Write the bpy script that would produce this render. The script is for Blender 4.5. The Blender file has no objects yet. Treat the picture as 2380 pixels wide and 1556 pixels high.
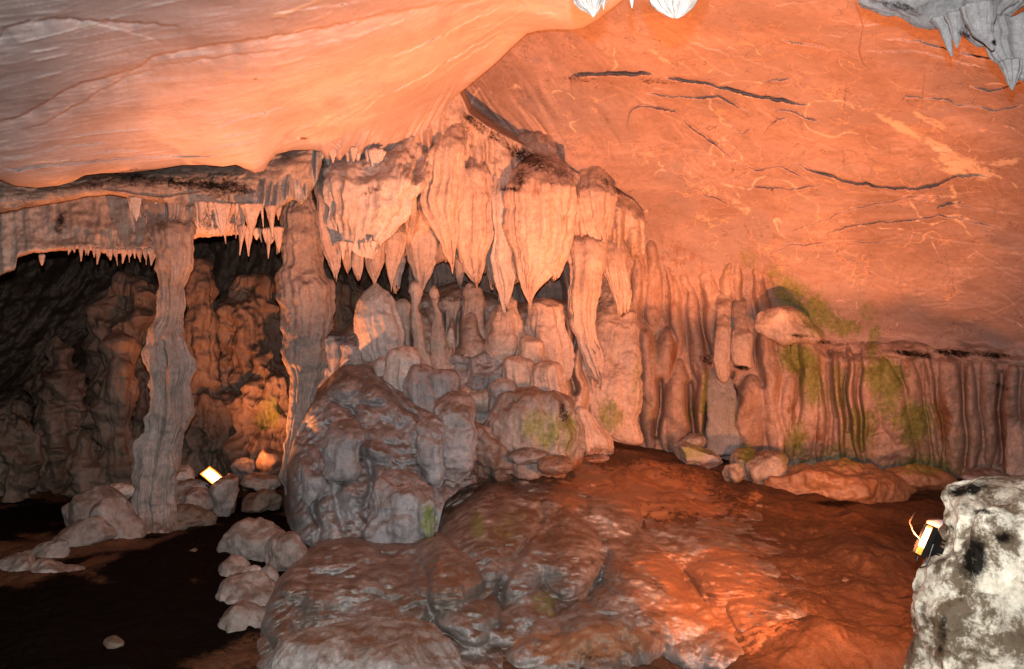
import bpy, math, random
import numpy as np
random.seed(7)
RNG = np.random.default_rng(11)
C = bpy.context.scene.collection
F = 1832.0            # focal length in the photograph's units (2380 x 1556)
CAMZ = 1.8

# ------------------------------------------------------------------ geometry helpers
def W(px, py, Y):
    px = np.asarray(px, float); py = np.asarray(py, float); Y = np.asarray(Y, float)
    px, py, Y = np.broadcast_arrays(px, py, Y)
    return np.stack([(px-1190)/F*Y, Y, CAMZ+(778-py)/F*Y], -1)

_perm = RNG.permutation(256)
_perm = np.concatenate([_perm, _perm, _perm])
_g = RNG.normal(size=(256, 3)); _g /= np.linalg.norm(_g, axis=1)[:, None]
def perlin(p):
    p = np.asarray(p, float)
    i = np.floor(p).astype(int); f = p-i; i &= 255
    u = f*f*f*(f*(f*6-15)+10)
    out = 0
    for dx in (0, 1):
        for dy in (0, 1):
            for dz in (0, 1):
                h = _perm[_perm[_perm[(i[..., 0]+dx) & 255]+((i[..., 1]+dy) & 255)]+((i[..., 2]+dz) & 255)]
                g = _g[h]
                d = g[..., 0]*(f[..., 0]-dx)+g[..., 1]*(f[..., 1]-dy)+g[..., 2]*(f[..., 2]-dz)
                w = (u[..., 0] if dx else 1-u[..., 0])*(u[..., 1] if dy else 1-u[..., 1])*(u[..., 2] if dz else 1-u[..., 2])
                out = out+d*w
    return out*1.4
def fbm(p, o=4, g=.5):
    s = 0; a = 1.; q = np.asarray(p, float)
    for _ in range(o):
        s = s+a*perlin(q); q = q*2.03+7.1; a *= g
    return s
def ridged(p, o=4, g=.55):
    s = 0; a = 1.; q = np.asarray(p, float)
    for _ in range(o):
        s = s+a*(1-2.2*np.abs(perlin(q))); q = q*2.07+3.3; a *= g
    return s
def billow(p, o=3, g=.5):                      # rounded lobes with sharp creases between them
    s = 0; a = 1.; q = np.asarray(p, float)
    for _ in range(o):
        s = s+a*(2.0*np.abs(perlin(q))-.4); q = q*2.1+5.7; a *= g
    return s
def sst(x, a, b):
    t = np.clip((x-a)/(b-a), 0, 1); return t*t*(3-2*t)

def tps(ctrl):                                 # thin-plate interpolation of scattered controls
    c = np.array(ctrl, float); P = c[:, :2]; v = c[:, 2]; n = len(c)
    sc = np.abs(P).max(); P = P/sc
    def U(r2): return np.where(r2 > 1e-12, r2*np.log(np.maximum(r2, 1e-12)), 0)
    K = U(((P[:, None]-P[None])**2).sum(-1))+np.eye(n)*1e-4
    A = np.zeros((n+3, n+3)); A[:n, :n] = K
    A[:n, n] = 1; A[:n, n+1:] = P; A[n, :n] = 1; A[n+1:, :n] = P.T
    w = np.linalg.solve(A, np.concatenate([v, np.zeros(3)]))
    def f(x, y):
        q = np.stack([x, y], -1)/sc
        out = w[n]+q[..., 0]*w[n+1]+q[..., 1]*w[n+2]
        for k in range(n):
            out = out+w[k]*U((q[..., 0]-P[k, 0])**2+(q[..., 1]-P[k, 1])**2)
        return out
    return f

# stains that lie on the rock: centre, radii, tilt, kind (0 algae, 1 soot and painted shade, 2 pale calcite, 3 rust and painted glow), strength, depth range
STAINS_AND_LIGHT = []
def stain_and_light(px, py, rx, ry, ang, kind, s, y0=0, y1=99): STAINS_AND_LIGHT.append((px, py, rx, ry, ang, kind, s, y0, y1))
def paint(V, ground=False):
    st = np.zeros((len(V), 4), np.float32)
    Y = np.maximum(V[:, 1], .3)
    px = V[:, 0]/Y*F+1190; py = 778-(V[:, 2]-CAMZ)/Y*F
    for (cx, cy, rx, ry, ang, k, s, y0, y1) in STAINS_AND_LIGHT:
        if s >= 2 and not ground: continue          # dark soil with the flash falloff painted into it, ground only
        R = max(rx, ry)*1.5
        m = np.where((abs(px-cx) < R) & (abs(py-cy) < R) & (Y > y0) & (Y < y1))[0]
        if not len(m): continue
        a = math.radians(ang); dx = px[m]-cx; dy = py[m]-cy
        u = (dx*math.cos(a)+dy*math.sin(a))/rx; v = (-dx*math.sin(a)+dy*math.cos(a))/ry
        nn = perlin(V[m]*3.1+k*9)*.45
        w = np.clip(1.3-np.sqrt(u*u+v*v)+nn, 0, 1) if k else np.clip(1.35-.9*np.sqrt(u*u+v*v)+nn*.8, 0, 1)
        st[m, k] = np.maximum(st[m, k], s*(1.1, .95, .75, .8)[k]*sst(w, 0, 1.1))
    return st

def mesh(name, V, Fq, mat, parent=None, loc=None, stains=True, tris=None, extra=None):
    V = np.asarray(V, float).reshape(-1, 3)
    st = paint(V, name == 'ground') if stains else None
    if extra is not None: st[:len(extra)] = np.maximum(st[:len(extra)], extra)
    if loc is None: loc = np.array([V[:, 0].mean(), V[:, 1].mean(), V[:, 2].min()])
    loc = np.asarray(loc, float)
    me = bpy.data.meshes.new(name)
    Fq = np.asarray(Fq, np.int32).reshape(-1, 4)
    nt = 0 if tris is None else len(tris)
    me.vertices.add(len(V)); me.vertices.foreach_set('co', (V-loc).astype(np.float32).ravel())
    li = Fq.ravel()
    if nt: li = np.concatenate([li, np.asarray(tris, np.int32).ravel()])
    me.loops.add(len(li)); me.loops.foreach_set('vertex_index', li)
    me.polygons.add(len(Fq)+nt)
    starts = np.concatenate([np.arange(len(Fq))*4, len(Fq)*4+np.arange(nt)*3]).astype(np.int32)
    me.polygons.foreach_set('loop_start', starts)
    me.update(calc_edges=True)
    me.polygons.foreach_set('use_smooth', np.ones(len(Fq)+nt, bool))
    if st is not None:
        at = me.color_attributes.new('stain_and_light', 'FLOAT_COLOR', 'POINT')
        at.data.foreach_set('color', st.ravel())
    me.materials.append(mat)
    o = bpy.data.objects.new(name, me); C.objects.link(o); o.location = loc
    if parent: o.parent = parent; o.location = loc-np.array(parent.location)
    return o
def grid_faces(n, m, wrap=False):
    i = np.arange(n-1)[:, None]; j = np.arange(m if wrap else m-1)[None]
    j2 = (j+1) % m
    return np.stack([i*m+j, i*m+j2, (i+1)*m+j2, (i+1)*m+j], -1).reshape(-1, 4)
def tag(o, label, cat=None, group=None, kind=None):
    if label: o['label'] = label
    if cat: o['category'] = cat
    if group: o['group'] = group
    if kind: o['kind'] = kind
    return o
def grid_normals(P, wrap):
    du = np.gradient(P, axis=0)
    if wrap: dv = (np.roll(P, -1, 1)-np.roll(P, 1, 1))*.5
    else: dv = np.gradient(P, axis=1)
    n = np.cross(du, dv); l = np.linalg.norm(n, axis=-1, keepdims=True)
    return n/np.maximum(l, 1e-9)
def smooth1(a, k):
    if k < 1: return a
    ker = np.hanning(2*k+3)[1:-1]; ker /= ker.sum()
    return np.convolve(np.pad(a, k, mode='edge'), ker, mode='valid')

SEED = [0]
def form(name, label, cat, Y, rows, mat, thick=.8, flutes=.10, fk=3.0, fz=.8, lump=.05, lk=2.2, fine=.012,
         bil=0., bk=3., capt=10, capb=6, sq=2.0, smooth=3, ffade=0., root=0, em=0., emf=.5, jit=.4, hem=0., step=2.6, group=None, parent=None, lean=0, ymax=.9):
    """a rock formation: a closed fluted body whose outline follows rows (y, left, right[, depth])"""
    SEED[0] += 1; sd = SEED[0]*3.71
    r = sorted(rows, key=lambda q: q[0])
    if root:                                # the body grows out of the rock behind it
        q0 = r[0]; c0 = (q0[1]+q0[2])/2; w0 = (q0[2]-q0[1])/2; y0_ = q0[3] if len(q0) > 3 else Y
        r = [(q0[0]-root, c0-w0*.95, c0+w0*.95, y0_), (q0[0]-root*.4, c0-w0*1.0, c0+w0*1.0, y0_), (q0[0], q0[1], q0[2], y0_)]+r[1:]
    ys = np.array([q[0] for q in r], float)
    H = ys[-1]-ys[0]
    N = int(np.clip(H/step, 18, 420))
    y = np.linspace(ys[0], ys[-1], N)
    xl = np.interp(y, ys, [q[1] for q in r]); xr = np.interp(y, ys, [q[2] for q in r])
    Yd = np.interp(y, ys, [q[3] if len(q) > 3 else Y for q in r])
    if em: Yd = Yd+em*(1-np.clip((y-ys[0])/(emf*H), 0, 1))**2
    jw = np.minimum(7, .11*(xr-xl))*jit
    o1 = perlin(np.stack([y*.031+sd, y*0+1.3, y*0], -1))+.6*perlin(np.stack([y*.085+sd, y*0+4.3, y*0], -1))
    o2 = perlin(np.stack([y*.031-sd, y*0+7.3, y*0], -1))+.6*perlin(np.stack([y*.085-sd, y*0+9.3, y*0], -1))
    xl = xl+jw*o1*1.6; xr = xr+jw*o2*1.6
    k = min(int(smooth*3/step), N//5)
    xl = smooth1(xl, k); xr = smooth1(xr, k); Yd = smooth1(Yd, 3*k)
    c = (xl+xr)/2; w = (xr-xl)/2
    capt = min(capt, H*.5); capb = min(capb, H*.5)
    s = np.clip((y-ys[0])/max(capt, .1), 0, 1); w = w*np.sqrt(np.clip(1-(1-s)**2, .0004, 1))
    s = np.clip((ys[-1]-y)/max(capb, .1), 0, 1); w = w*np.sqrt(np.clip(1-(1-s)**2, .0004, 1))
    wm = w.max()
    M = int(np.clip(wm*2*3.0/step, 20, 520))
    th = np.linspace(0, 2*np.pi, M, endpoint=False)
    ctr = W(c, y, Yd)
    rx = w/F*Yd; ry = np.minimum(rx*thick, ymax)
    ct, sn = np.cos(th), np.sin(th)
    if sq != 2.0:
        e = 2/sq; ct2 = np.sign(ct)*np.abs(ct)**e; sn2 = np.sign(sn)*np.abs(sn)**e
    else: ct2, sn2 = ct, sn
    P = np.empty((N, M, 3))
    P[..., 0] = ctr[:, None, 0]+rx[:, None]*ct2
    P[..., 1] = ctr[:, None, 1]-ry[:, None]*sn2
    P[..., 2] = ctr[:, None, 2]
    nr = grid_normals(P, True)
    rad = np.minimum(rx, ry)[:, None]
    zz = ctr[:, None, 2]+0*ct
    R0 = max(rx.max(), .02)
    kf = fk*max(1, (R0/.25)**.6)
    warp = fbm(np.stack([P[..., 0]*.7+sd, P[..., 1]*.7, P[..., 2]*.55], -1), 2, .35)*1.2
    q = np.stack([ct*kf+sd+warp*.5, sn*kf+0*zz, zz*fz+warp*.3], -1)
    fade = sst(y, ys[0], ys[0]+ffade*H)[:, None] if ffade else 1.
    msk = .45+.9*sst(fbm(P*1.7+sd+9, 2), -.35, .45)
    d = flutes*rad*fade*msk*(1.3*billow(q*.5+3, 1)+.8*billow(q*1.15, 2, .4)-.15)
    d = d+lump*1.2*np.minimum(1, rad/.12)*fbm(P*lk+sd, 3, .42)
    if bil: d = d+bil*np.minimum(1, rad/.15)*billow(P*bk+sd, 3)
    d = d+fine*.6*np.minimum(1, rad/.06)*fbm(P*np.array([13, 13, 7])+sd, 3)
    if hem:
        sN = np.clip((y-(ys[-1]-.35*H))/(.35*H), 0, 1)[:, None]**1.5
        hn = perlin(np.stack([ct*2.6+sd, sn*2.6, 0*ct+2], -1))+.6*perlin(np.stack([ct*6+sd, sn*6, 0*ct+8], -1))
        P[..., 2] += hem*H/F*Y*sN*hn[None]
    # keep the outline where it is: less outward push at the sides
    P = P+nr*d[..., None]*np.where((nr*0+1)[..., :1] > 0, 1, 1)
    V = P.reshape(-1, 3)
    top = P[0].mean(0); bot = P[-1].mean(0)
    V = np.concatenate([V, [top, bot]])
    n0 = N*M
    j = np.arange(M); j2 = (j+1) % M
    tr = np.concatenate([np.stack([j2, j, j*0+n0], -1), np.stack([(N-1)*M+j, (N-1)*M+j2, j*0+n0+1], -1)])
    fq = grid_faces(N, M, True)
    o = mesh(name, V, fq[:, ::-1], mat, parent, tris=tr[:, ::-1], loc=None)
    fix_normals(o)
    if not parent: tag(o, label, cat, group)
    return o
def fix_normals(o):
    me = o.data
    # signed volume test; flip when inside out
    n = len(me.vertices); co = np.empty(n*3, np.float32); me.vertices.foreach_get('co', co); co = co.reshape(-1, 3)
    me.calc_loop_triangles()
    t = np.empty(len(me.loop_triangles)*3, np.int32); me.loop_triangles.foreach_get('vertices', t); t = t.reshape(-1, 3)
    a, b, c = co[t[:, 0]], co[t[:, 1]], co[t[:, 2]]
    if (np.cross(a, b)*c).sum() < 0: me.flip_normals()

def rock(name, label, cat, cx, cy, Y, w, h, mat, thick=.9, planes=11, sharp=.75, lump=.04, rot=0, group=None, parent=None, n=70, fine=.01):
    """a broken block: a sphere cut by random planes, roughened"""
    SEED[0] += 1; rs = np.random.default_rng(SEED[0]*17); sd = SEED[0]*2.3
    a = np.linspace(0.02, np.pi-.02, n); b = np.linspace(0, 2*np.pi, 2*n, endpoint=False)
    A, B = np.meshgrid(a, b, indexing='ij')
    D = np.stack([np.sin(A)*np.cos(B), np.sin(A)*np.sin(B), np.cos(A)], -1)
    nn = rs.normal(size=(planes, 3)); nn /= np.linalg.norm(nn, axis=1)[:, None]
    dd = rs.uniform(.62, .95, planes)
    r = np.ones(A.shape)*1.05
    acc = np.exp(-r*30)
    for q in range(planes):
        dot = D@nn[q]
        rr = np.where(dot > .05, dd[q]/np.maximum(dot, .05), 5)
        acc = acc+np.exp(-np.minimum(rr, 5)*30)
    rs_ = -np.log(acc)/30
    r = sharp*rs_+(1-sharp)*1.0
    rx = w/2/F*Y; rz = h/2/F*Y; ry = max(rx, rz)*thick
    P = D*r[..., None]/.85*np.array([rx, ry, rz])
    ca, sa = math.cos(rot), math.sin(rot)
    P = np.stack([P[..., 0]*ca-P[..., 2]*sa, P[..., 1], P[..., 0]*sa+P[..., 2]*ca], -1)
    ctr = W(cx, cy, Y)
    P = P+ctr
    dn = D
    P = P+dn*(lump*fbm(P*4+sd, 3)+fine*.6*fbm(P*14+sd, 3))[..., None]
    V = np.concatenate([P.reshape(-1, 3), [P[0].mean(0), P[-1].mean(0)]])
    M = 2*n; j = np.arange(M); j2 = (j+1) % M; n0 = n*M
    tr = np.concatenate([np.stack([j, j2, j*0+n0], -1), np.stack([(n-1)*M+j2, (n-1)*M+j, j*0+n0+1], -1)])
    o = mesh(name, V, grid_faces(n, M, True)[:, ::-1], mat, parent, tris=tr)
    me = o.data
    fix_normals(o)
    if not parent: tag(o, label, cat, group)
    return o

def step_disp(px, py, lines):
    """ledges: rock just below each line stands forward of the rock above it"""
    out = np.zeros(px.shape)
    for (pts, h, L) in lines:
        p = np.array(pts, float)
        seg = np.hypot(*(p[1:]-p[:-1]).T); cum = np.concatenate([[0], np.cumsum(seg)]); T = cum[-1]
        m = (px > p[:, 0].min()-L) & (px < p[:, 0].max()+L) & (py > p[:, 1].min()-L*1.2) & (py < p[:, 1].max()+L*3)
        if not m.any(): continue
        x = px[m]; y = py[m]
        jx = perlin(np.stack([x*.035, y*.035, 0*x+3], -1))*5+perlin(np.stack([x*.12, y*.12, 0*x+9], -1))*2
        best = np.full(x.shape, 1e9); sgn = np.zeros(x.shape); tt = np.zeros(x.shape)
        for k in range(len(p)-1):
            a, b = p[k], p[k+1]; ab = b-a; l2 = (ab**2).sum()
            t = np.clip(((x-a[0])*ab[0]+(y+jx-a[1])*ab[1])/l2, 0, 1)
            dx = x-(a[0]+t*ab[0]); dy = y+jx-(a[1]+t*ab[1]); d = np.hypot(dx, dy)
            cr = ab[0]*dy-ab[1]*dx
            u = d < best
            best = np.where(u, d, best); sgn = np.where(u, np.sign(cr), sgn); tt = np.where(u, (cum[k]+t*seg[k])/T, tt)
        tap = np.clip(np.minimum(tt, 1-tt)*7, 0, 1)**.7*(.65+.5*perlin(np.stack([tt*T*.02, 0*tt+h*70, 0*tt], -1)))
        d = best*sgn
        v = np.where(d > 0, np.exp(-np.maximum(d, 0)/L)*sst(d, -1, 3), 0)-.35*np.exp(-((d+2)/3.)**2)*(1 if h > 0 else 0)
        out[m] += h*tap*v
    return out

# ------------------------------------------------------------------ materials
def mk(name): 
    m = bpy.data.materials.new(name); m.use_nodes = True
    return m, m.node_tree.nodes, m.node_tree.links, m.node_tree.nodes['Principled BSDF']
def rock_mat(name, a, b, c, dirt=.5, rough=.75, streak=.6, bump=.5, scale=1., veins=0., mottling=0., spec=.35, dirtcol=(.055, .035, .022), mottlecol=(.03, .02, .014), strata=0., mlo=.50, grain=1., dlo=.25, mw=.10, pits=.45):
    m, N, L, bs = mk(name)
    geo = N.new('ShaderNodeNewGeometry')
    def mapping(sc, rot=(0, 0, 0)):
        mp = N.new('ShaderNodeMapping'); mp.inputs['Scale'].default_value = sc; mp.inputs['Rotation'].default_value = rot
        L.new(geo.outputs['Position'], mp.inputs['Vector']); return mp.outputs['Vector']
    def noise(vec, s, det=6, ro=.6, dist=0):
        n = N.new('ShaderNodeTexNoise'); n.inputs['Scale'].default_value = s; n.inputs['Detail'].default_value = det
        n.inputs['Roughness'].default_value = ro; n.inputs['Distortion'].default_value = dist
        L.new(vec, n.inputs['Vector']); return n.outputs['Fac']
    def ramp(v, lo, hi, a0=0., b0=1.):
        r = N.new('ShaderNodeMapRange'); r.inputs[1].default_value = lo; r.inputs[2].default_value = hi
        r.inputs[3].default_value = a0; r.inputs[4].default_value = b0; r.interpolation_type = 'SMOOTHSTEP'
        L.new(v, r.inputs[0]); return r.outputs[0]
    def math_(op, x, y):
        n = N.new('ShaderNodeMath'); n.operation = op
        for k, v in enumerate((x, y)):
            if isinstance(v, (int, float)): n.inputs[k].default_value = v
            else: L.new(v, n.inputs[k])
        return n.outputs[0]
    def mix(f, x, y, mode='MIX'):
        n = N.new('ShaderNodeMix'); n.data_type = 'RGBA'; n.blend_type = mode
        if isinstance(f, (int, float)): n.inputs[0].default_value = f
        else: L.new(f, n.inputs[0])
        for k, v in ((6, x), (7, y)):
            if isinstance(v, tuple): n.inputs[k].default_value = (*v, 1)
            else: L.new(v, n.inputs[k])
        return n.outputs[2]
    pos = geo.outputs['Position']
    n1 = noise(pos, 1.3*scale, 8, .6, .4)
    col = mix(ramp(n1, .35, .65), a, b)
    sv = mapping((7*scale, 7*scale, .7*scale))
    n2 = noise(sv, 1.6, 7, .65, .3)
    col = mix(math_('MULTIPLY', ramp(n2, .45, .72), streak), col, c)
    n2b = noise(sv, 3.7, 6, .6)
    col = mix(math_('MULTIPLY', ramp(n2b, .52, .75), streak*.5), col, tuple(min(.9, v*1.45) for v in a))
    n3 = noise(pos, 22*scale, 8, .7)
    col = mix(.55*grain, col, ramp(n3, .25, .75, .55, 1.38), 'MULTIPLY')
    n3b = noise(pos, 70*scale, 4, .7)
    col = mix(.4*grain, col, ramp(n3b, .3, .7, .7, 1.25), 'MULTIPLY')
    n8 = noise(pos, .55, 4, .6, .6)
    col = mix(.8, col, ramp(n8, .3, .7, .72, 1.18), 'MULTIPLY')
    n9 = noise(pos, 4.2*scale, 9, .72, .5)
    col = mix(ramp(n9, .50, .72, 0, .30), col, tuple(v*.5 for v in b))
    if strata > .3:
        col = mix(math_('MULTIPLY', ramp(noise(pos, 1.0, 6, .65, .8), .47, .60), .55), col, (.30, .245, .235))
    if strata:
        tv = mapping((.55, .9, 3.2), (.25, .12, 0))
        n6 = noise(tv, 2.2, 9, .68, .7)
        col = mix(math_('MULTIPLY', ramp(n6, .54, .70), strata), col, tuple(min(.9, v*1.35) for v in a))
        n7 = noise(tv, 5.5, 8, .7, .4)
        col = mix(math_('MULTIPLY', ramp(n7, .50, .36), strata*.8), col, tuple(v*.62 for v in b))
    if veins:
        for (s, w_, sr) in ((1.7, .022, 5.1), (4.3, .018, 9.7)):
            vo = N.new('ShaderNodeTexVoronoi'); vo.feature = 'DISTANCE_TO_EDGE'; vo.inputs['Scale'].default_value = s
            vv = N.new('ShaderNodeVectorMath'); vv.operation = 'ADD'
            nz = N.new('ShaderNodeTexNoise'); nz.inputs['Scale'].default_value = 2.5; nz.inputs['Detail'].default_value = 5
            L.new(pos, nz.inputs['Vector'])
            sc = N.new('ShaderNodeVectorMath'); sc.operation = 'SCALE'; sc.inputs['Scale'].default_value = .9
            L.new(nz.outputs['Color'], sc.inputs[0]); L.new(pos, vv.inputs[0]); L.new(sc.outputs[0], vv.inputs[1])
            L.new(vv.outputs[0], vo.inputs['Vector'])
            e = ramp(vo.outputs['Distance'], w_, 0.)
            e = math_('MULTIPLY', e, ramp(noise(pos, 1.1+sr*.2, 3), .45, .62))
            col = mix(math_('MULTIPLY', e, veins), col, (.60, .40, .26) if s < 2 else (.10, .075, .06))
    at = N.new('ShaderNodeAttribute'); at.attribute_name = 'stain_and_light'
    sp = N.new('ShaderNodeSeparateColor'); L.new(at.outputs['Color'], sp.inputs[0])
    # dust and dirt that settled on upward faces
    sx = N.new('ShaderNodeSeparateXYZ'); L.new(geo.outputs['Normal'], sx.inputs[0])
    up = ramp(sx.outputs['Z'], dlo, min(1., dlo+.6))
    nd = noise(pos, 6*scale, 8, .7, .5)
    dm = math_('MULTIPLY', math_('MULTIPLY', up, ramp(nd, .35, .6)), dirt)
    col = mix(dm, col, dirtcol)
    npit = noise(pos, 38*scale, 3, .6)
    col = mix(math_('MULTIPLY', ramp(npit, .60, .72), pits), col, tuple(v*.35 for v in b))
    npa = noise(pos, 17*scale, 5, .7, .3)
    col = mix(math_('MULTIPLY', ramp(npa, .60, .70), pits*.7), col, tuple(min(.9, v*1.35) for v in a))
    if mottling:
        n5 = noise(pos, 5.5*scale, 12, .76, .25)
        col = mix(math_('MULTIPLY', ramp(n5, mlo, mlo+mw), mottling), col, mottlecol)
    nb = noise(pos, 9*scale, 8, .75, .6)
    ns = noise(mapping((11, 11, 2.2)), 1.5, 8, .7, .4)
    nf = noise(pos, 30, 6, .75); nsf = math_('ADD', math_('MULTIPLY', ns, .55), math_('MULTIPLY', nf, .45))
    def stainf(ch, nz, k): return math_('MINIMUM', ramp(math_('ADD', ch, math_('MULTIPLY', math_('SUBTRACT', nz, .5), k)), .35, .62), math_('MULTIPLY', ch, 1.6))
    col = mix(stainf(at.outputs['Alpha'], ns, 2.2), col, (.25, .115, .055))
    col = mix(stainf(sp.outputs['Blue'], nb, 2.2), col, (.62, .50, .38))
    col = mix(math_('MULTIPLY', ramp(math_('ADD', sp.outputs['Red'], math_('MULTIPLY', math_('SUBTRACT', nsf, .52), 3.0)), .25, .95), math_('MULTIPLY', ramp(sp.outputs['Red'], 0., .3), .82)), col, mix(ramp(n3, .3, .7), (.085, .12, .010), (.21, .25, .03)))
    nsb = math_('ADD', math_('MULTIPLY', nb, .5), math_('MULTIPLY', nf, .5))
    gsoft = math_('MULTIPLY', ramp(math_('ADD', sp.outputs['Green'], math_('MULTIPLY', math_('SUBTRACT', nsb, .52), 3.6)), .2, .95), math_('MULTIPLY', ramp(sp.outputs['Green'], 0., .35), .98))
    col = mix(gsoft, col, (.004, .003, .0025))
    L.new(col, bs.inputs['Base Color'])
    bs.inputs['Roughness'].default_value = rough
    rr = ramp(n3, .3, .7, max(.2, rough-.18), min(1, rough+.12)); L.new(rr, bs.inputs['Roughness'])
    gs = math_('MINIMUM', math_('MAXIMUM', sp.outputs['Green'], 0.), 1.)
    L.new(math_('MULTIPLY', math_('SUBTRACT', 1.04, gs), spec), bs.inputs['Specular IOR Level'])
    h = math_('ADD', math_('MULTIPLY', n3, .45), math_('MULTIPLY', noise(pos, 60*scale, 4, .7), .2))
    h = math_('ADD', h, math_('MULTIPLY', ns, .3))
    h = math_('ADD', h, math_('MULTIPLY', noise(pos, 8*scale, 3, .5, .3), .5))
    bp = N.new('ShaderNodeBump'); bp.inputs['Strength'].default_value = bump; bp.inputs['Distance'].default_value = .03
    L.new(h, bp.inputs['Height']); L.new(bp.outputs[0], bs.inputs['Normal'])
    return m
def plain(name, col, rough=.5, metal=0., emit=0., ecol=(1, 1, 1)):
    m, N, L, bs = mk(name)
    n = N.new('ShaderNodeTexNoise'); n.inputs['Scale'].default_value = 40
    r = N.new('ShaderNodeMapRange'); r.inputs[3].default_value = rough-.12; r.inputs[4].default_value = rough+.2
    L.new(n.outputs['Fac'], r.inputs[0]); L.new(r.outputs[0], bs.inputs['Roughness'])
    bs.inputs['Base Color'].default_value = (*col, 1); bs.inputs['Metallic'].default_value = metal
    if emit:
        bs.inputs['Emission Color'].default_value = (*ecol, 1); bs.inputs['Emission Strength'].default_value = emit
    return m

M_ceil = rock_mat('smooth_pink_limestone', (.58, .485, .45), (.52, .42, .385), (.54, .41, .36), dirt=.0, rough=.8, streak=.08, bump=.08, veins=.15, strata=.25, grain=.3, pits=.10)
M_wall = rock_mat('veined_pink_limestone', (.43, .305, .255), (.35, .245, .205), (.40, .27, .19), dirt=.35, rough=.8, streak=.22, bump=.25, veins=.8, strata=.34, grain=.55, pits=.25)
M_curtain = rock_mat('streaked_curtain_stone', (.47, .345, .285), (.39, .28, .225), (.33, .17, .085), dirt=.4, rough=.75, streak=.75, bump=.4, veins=.3, grain=.9, mottling=.12)
M_pale = rock_mat('pale_flowstone', (.58, .52, .48), (.50, .43, .38), (.38, .29, .23), dirt=.55, rough=.68, streak=.55, bump=.38)
M_drape = rock_mat('orange_beige_dripstone', (.54, .43, .36), (.46, .34, .27), (.34, .23, .165), dirt=.55, rough=.62, streak=.55, bump=.38)
M_grey = rock_mat('grey_lumpy_flowstone', (.37, .35, .345), (.25, .235, .23), (.15, .12, .10), dirt=.8, rough=.6, streak=.4, bump=.4, mottling=.15, spec=.5)
M_hill = rock_mat('muddy_flowstone', (.33, .30, .275), (.19, .15, .125), (.11, .065, .04), dirt=.95, dlo=.42, rough=.44, streak=.4, bump=.8, mottling=.5, mw=.16, spec=.55, dirtcol=(.085, .04, .018))
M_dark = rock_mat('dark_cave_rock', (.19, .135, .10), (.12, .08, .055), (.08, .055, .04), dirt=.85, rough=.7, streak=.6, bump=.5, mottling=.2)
M_floor = rock_mat('brown_earth_floor', (.10, .046, .021), (.065, .030, .014), (.12, .06, .03), dirt=.0, rough=.62, streak=.1, bump=.7, scale=1.3, mottling=.35, spec=.25, mottlecol=(.03, .017, .01))
M_col = rock_mat('dim_column_rock', (.33, .27, .235), (.23, .18, .15), (.13, .10, .08), dirt=.7, rough=.68, streak=.6, bump=.5, mottling=.15)
M_mud = rock_mat('orange_brown_mud_rock', (.29, .165, .095), (.21, .11, .055), (.36, .26, .19), dirt=.4, rough=.5, streak=.3, bump=.55, mottling=.25, spec=.5, dirtcol=(.13, .06, .03))
M_soot = rock_mat('sooty_limestone', (.46, .37, .30), (.36, .27, .21), (.12, .08, .06), dirt=.3, rough=.8, streak=.3, bump=.6, mottling=.5)
M_white = rock_mat('white_weathered_limestone', (.76, .68, .52), (.62, .56, .44), (.42, .34, .23), dirt=.5, rough=.75, streak=.5, bump=.7, scale=1.0, mottling=.93, mottlecol=(.075, .045, .02), mlo=.46, mw=.11)
M_stone = rock_mat('pale_stalactite_rock', (.42, .41, .41), (.33, .32, .31), (.22, .20, .18), dirt=.3, rough=.7, streak=.4, bump=.5, scale=2., mottling=.12)

exec_parts = []
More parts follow.
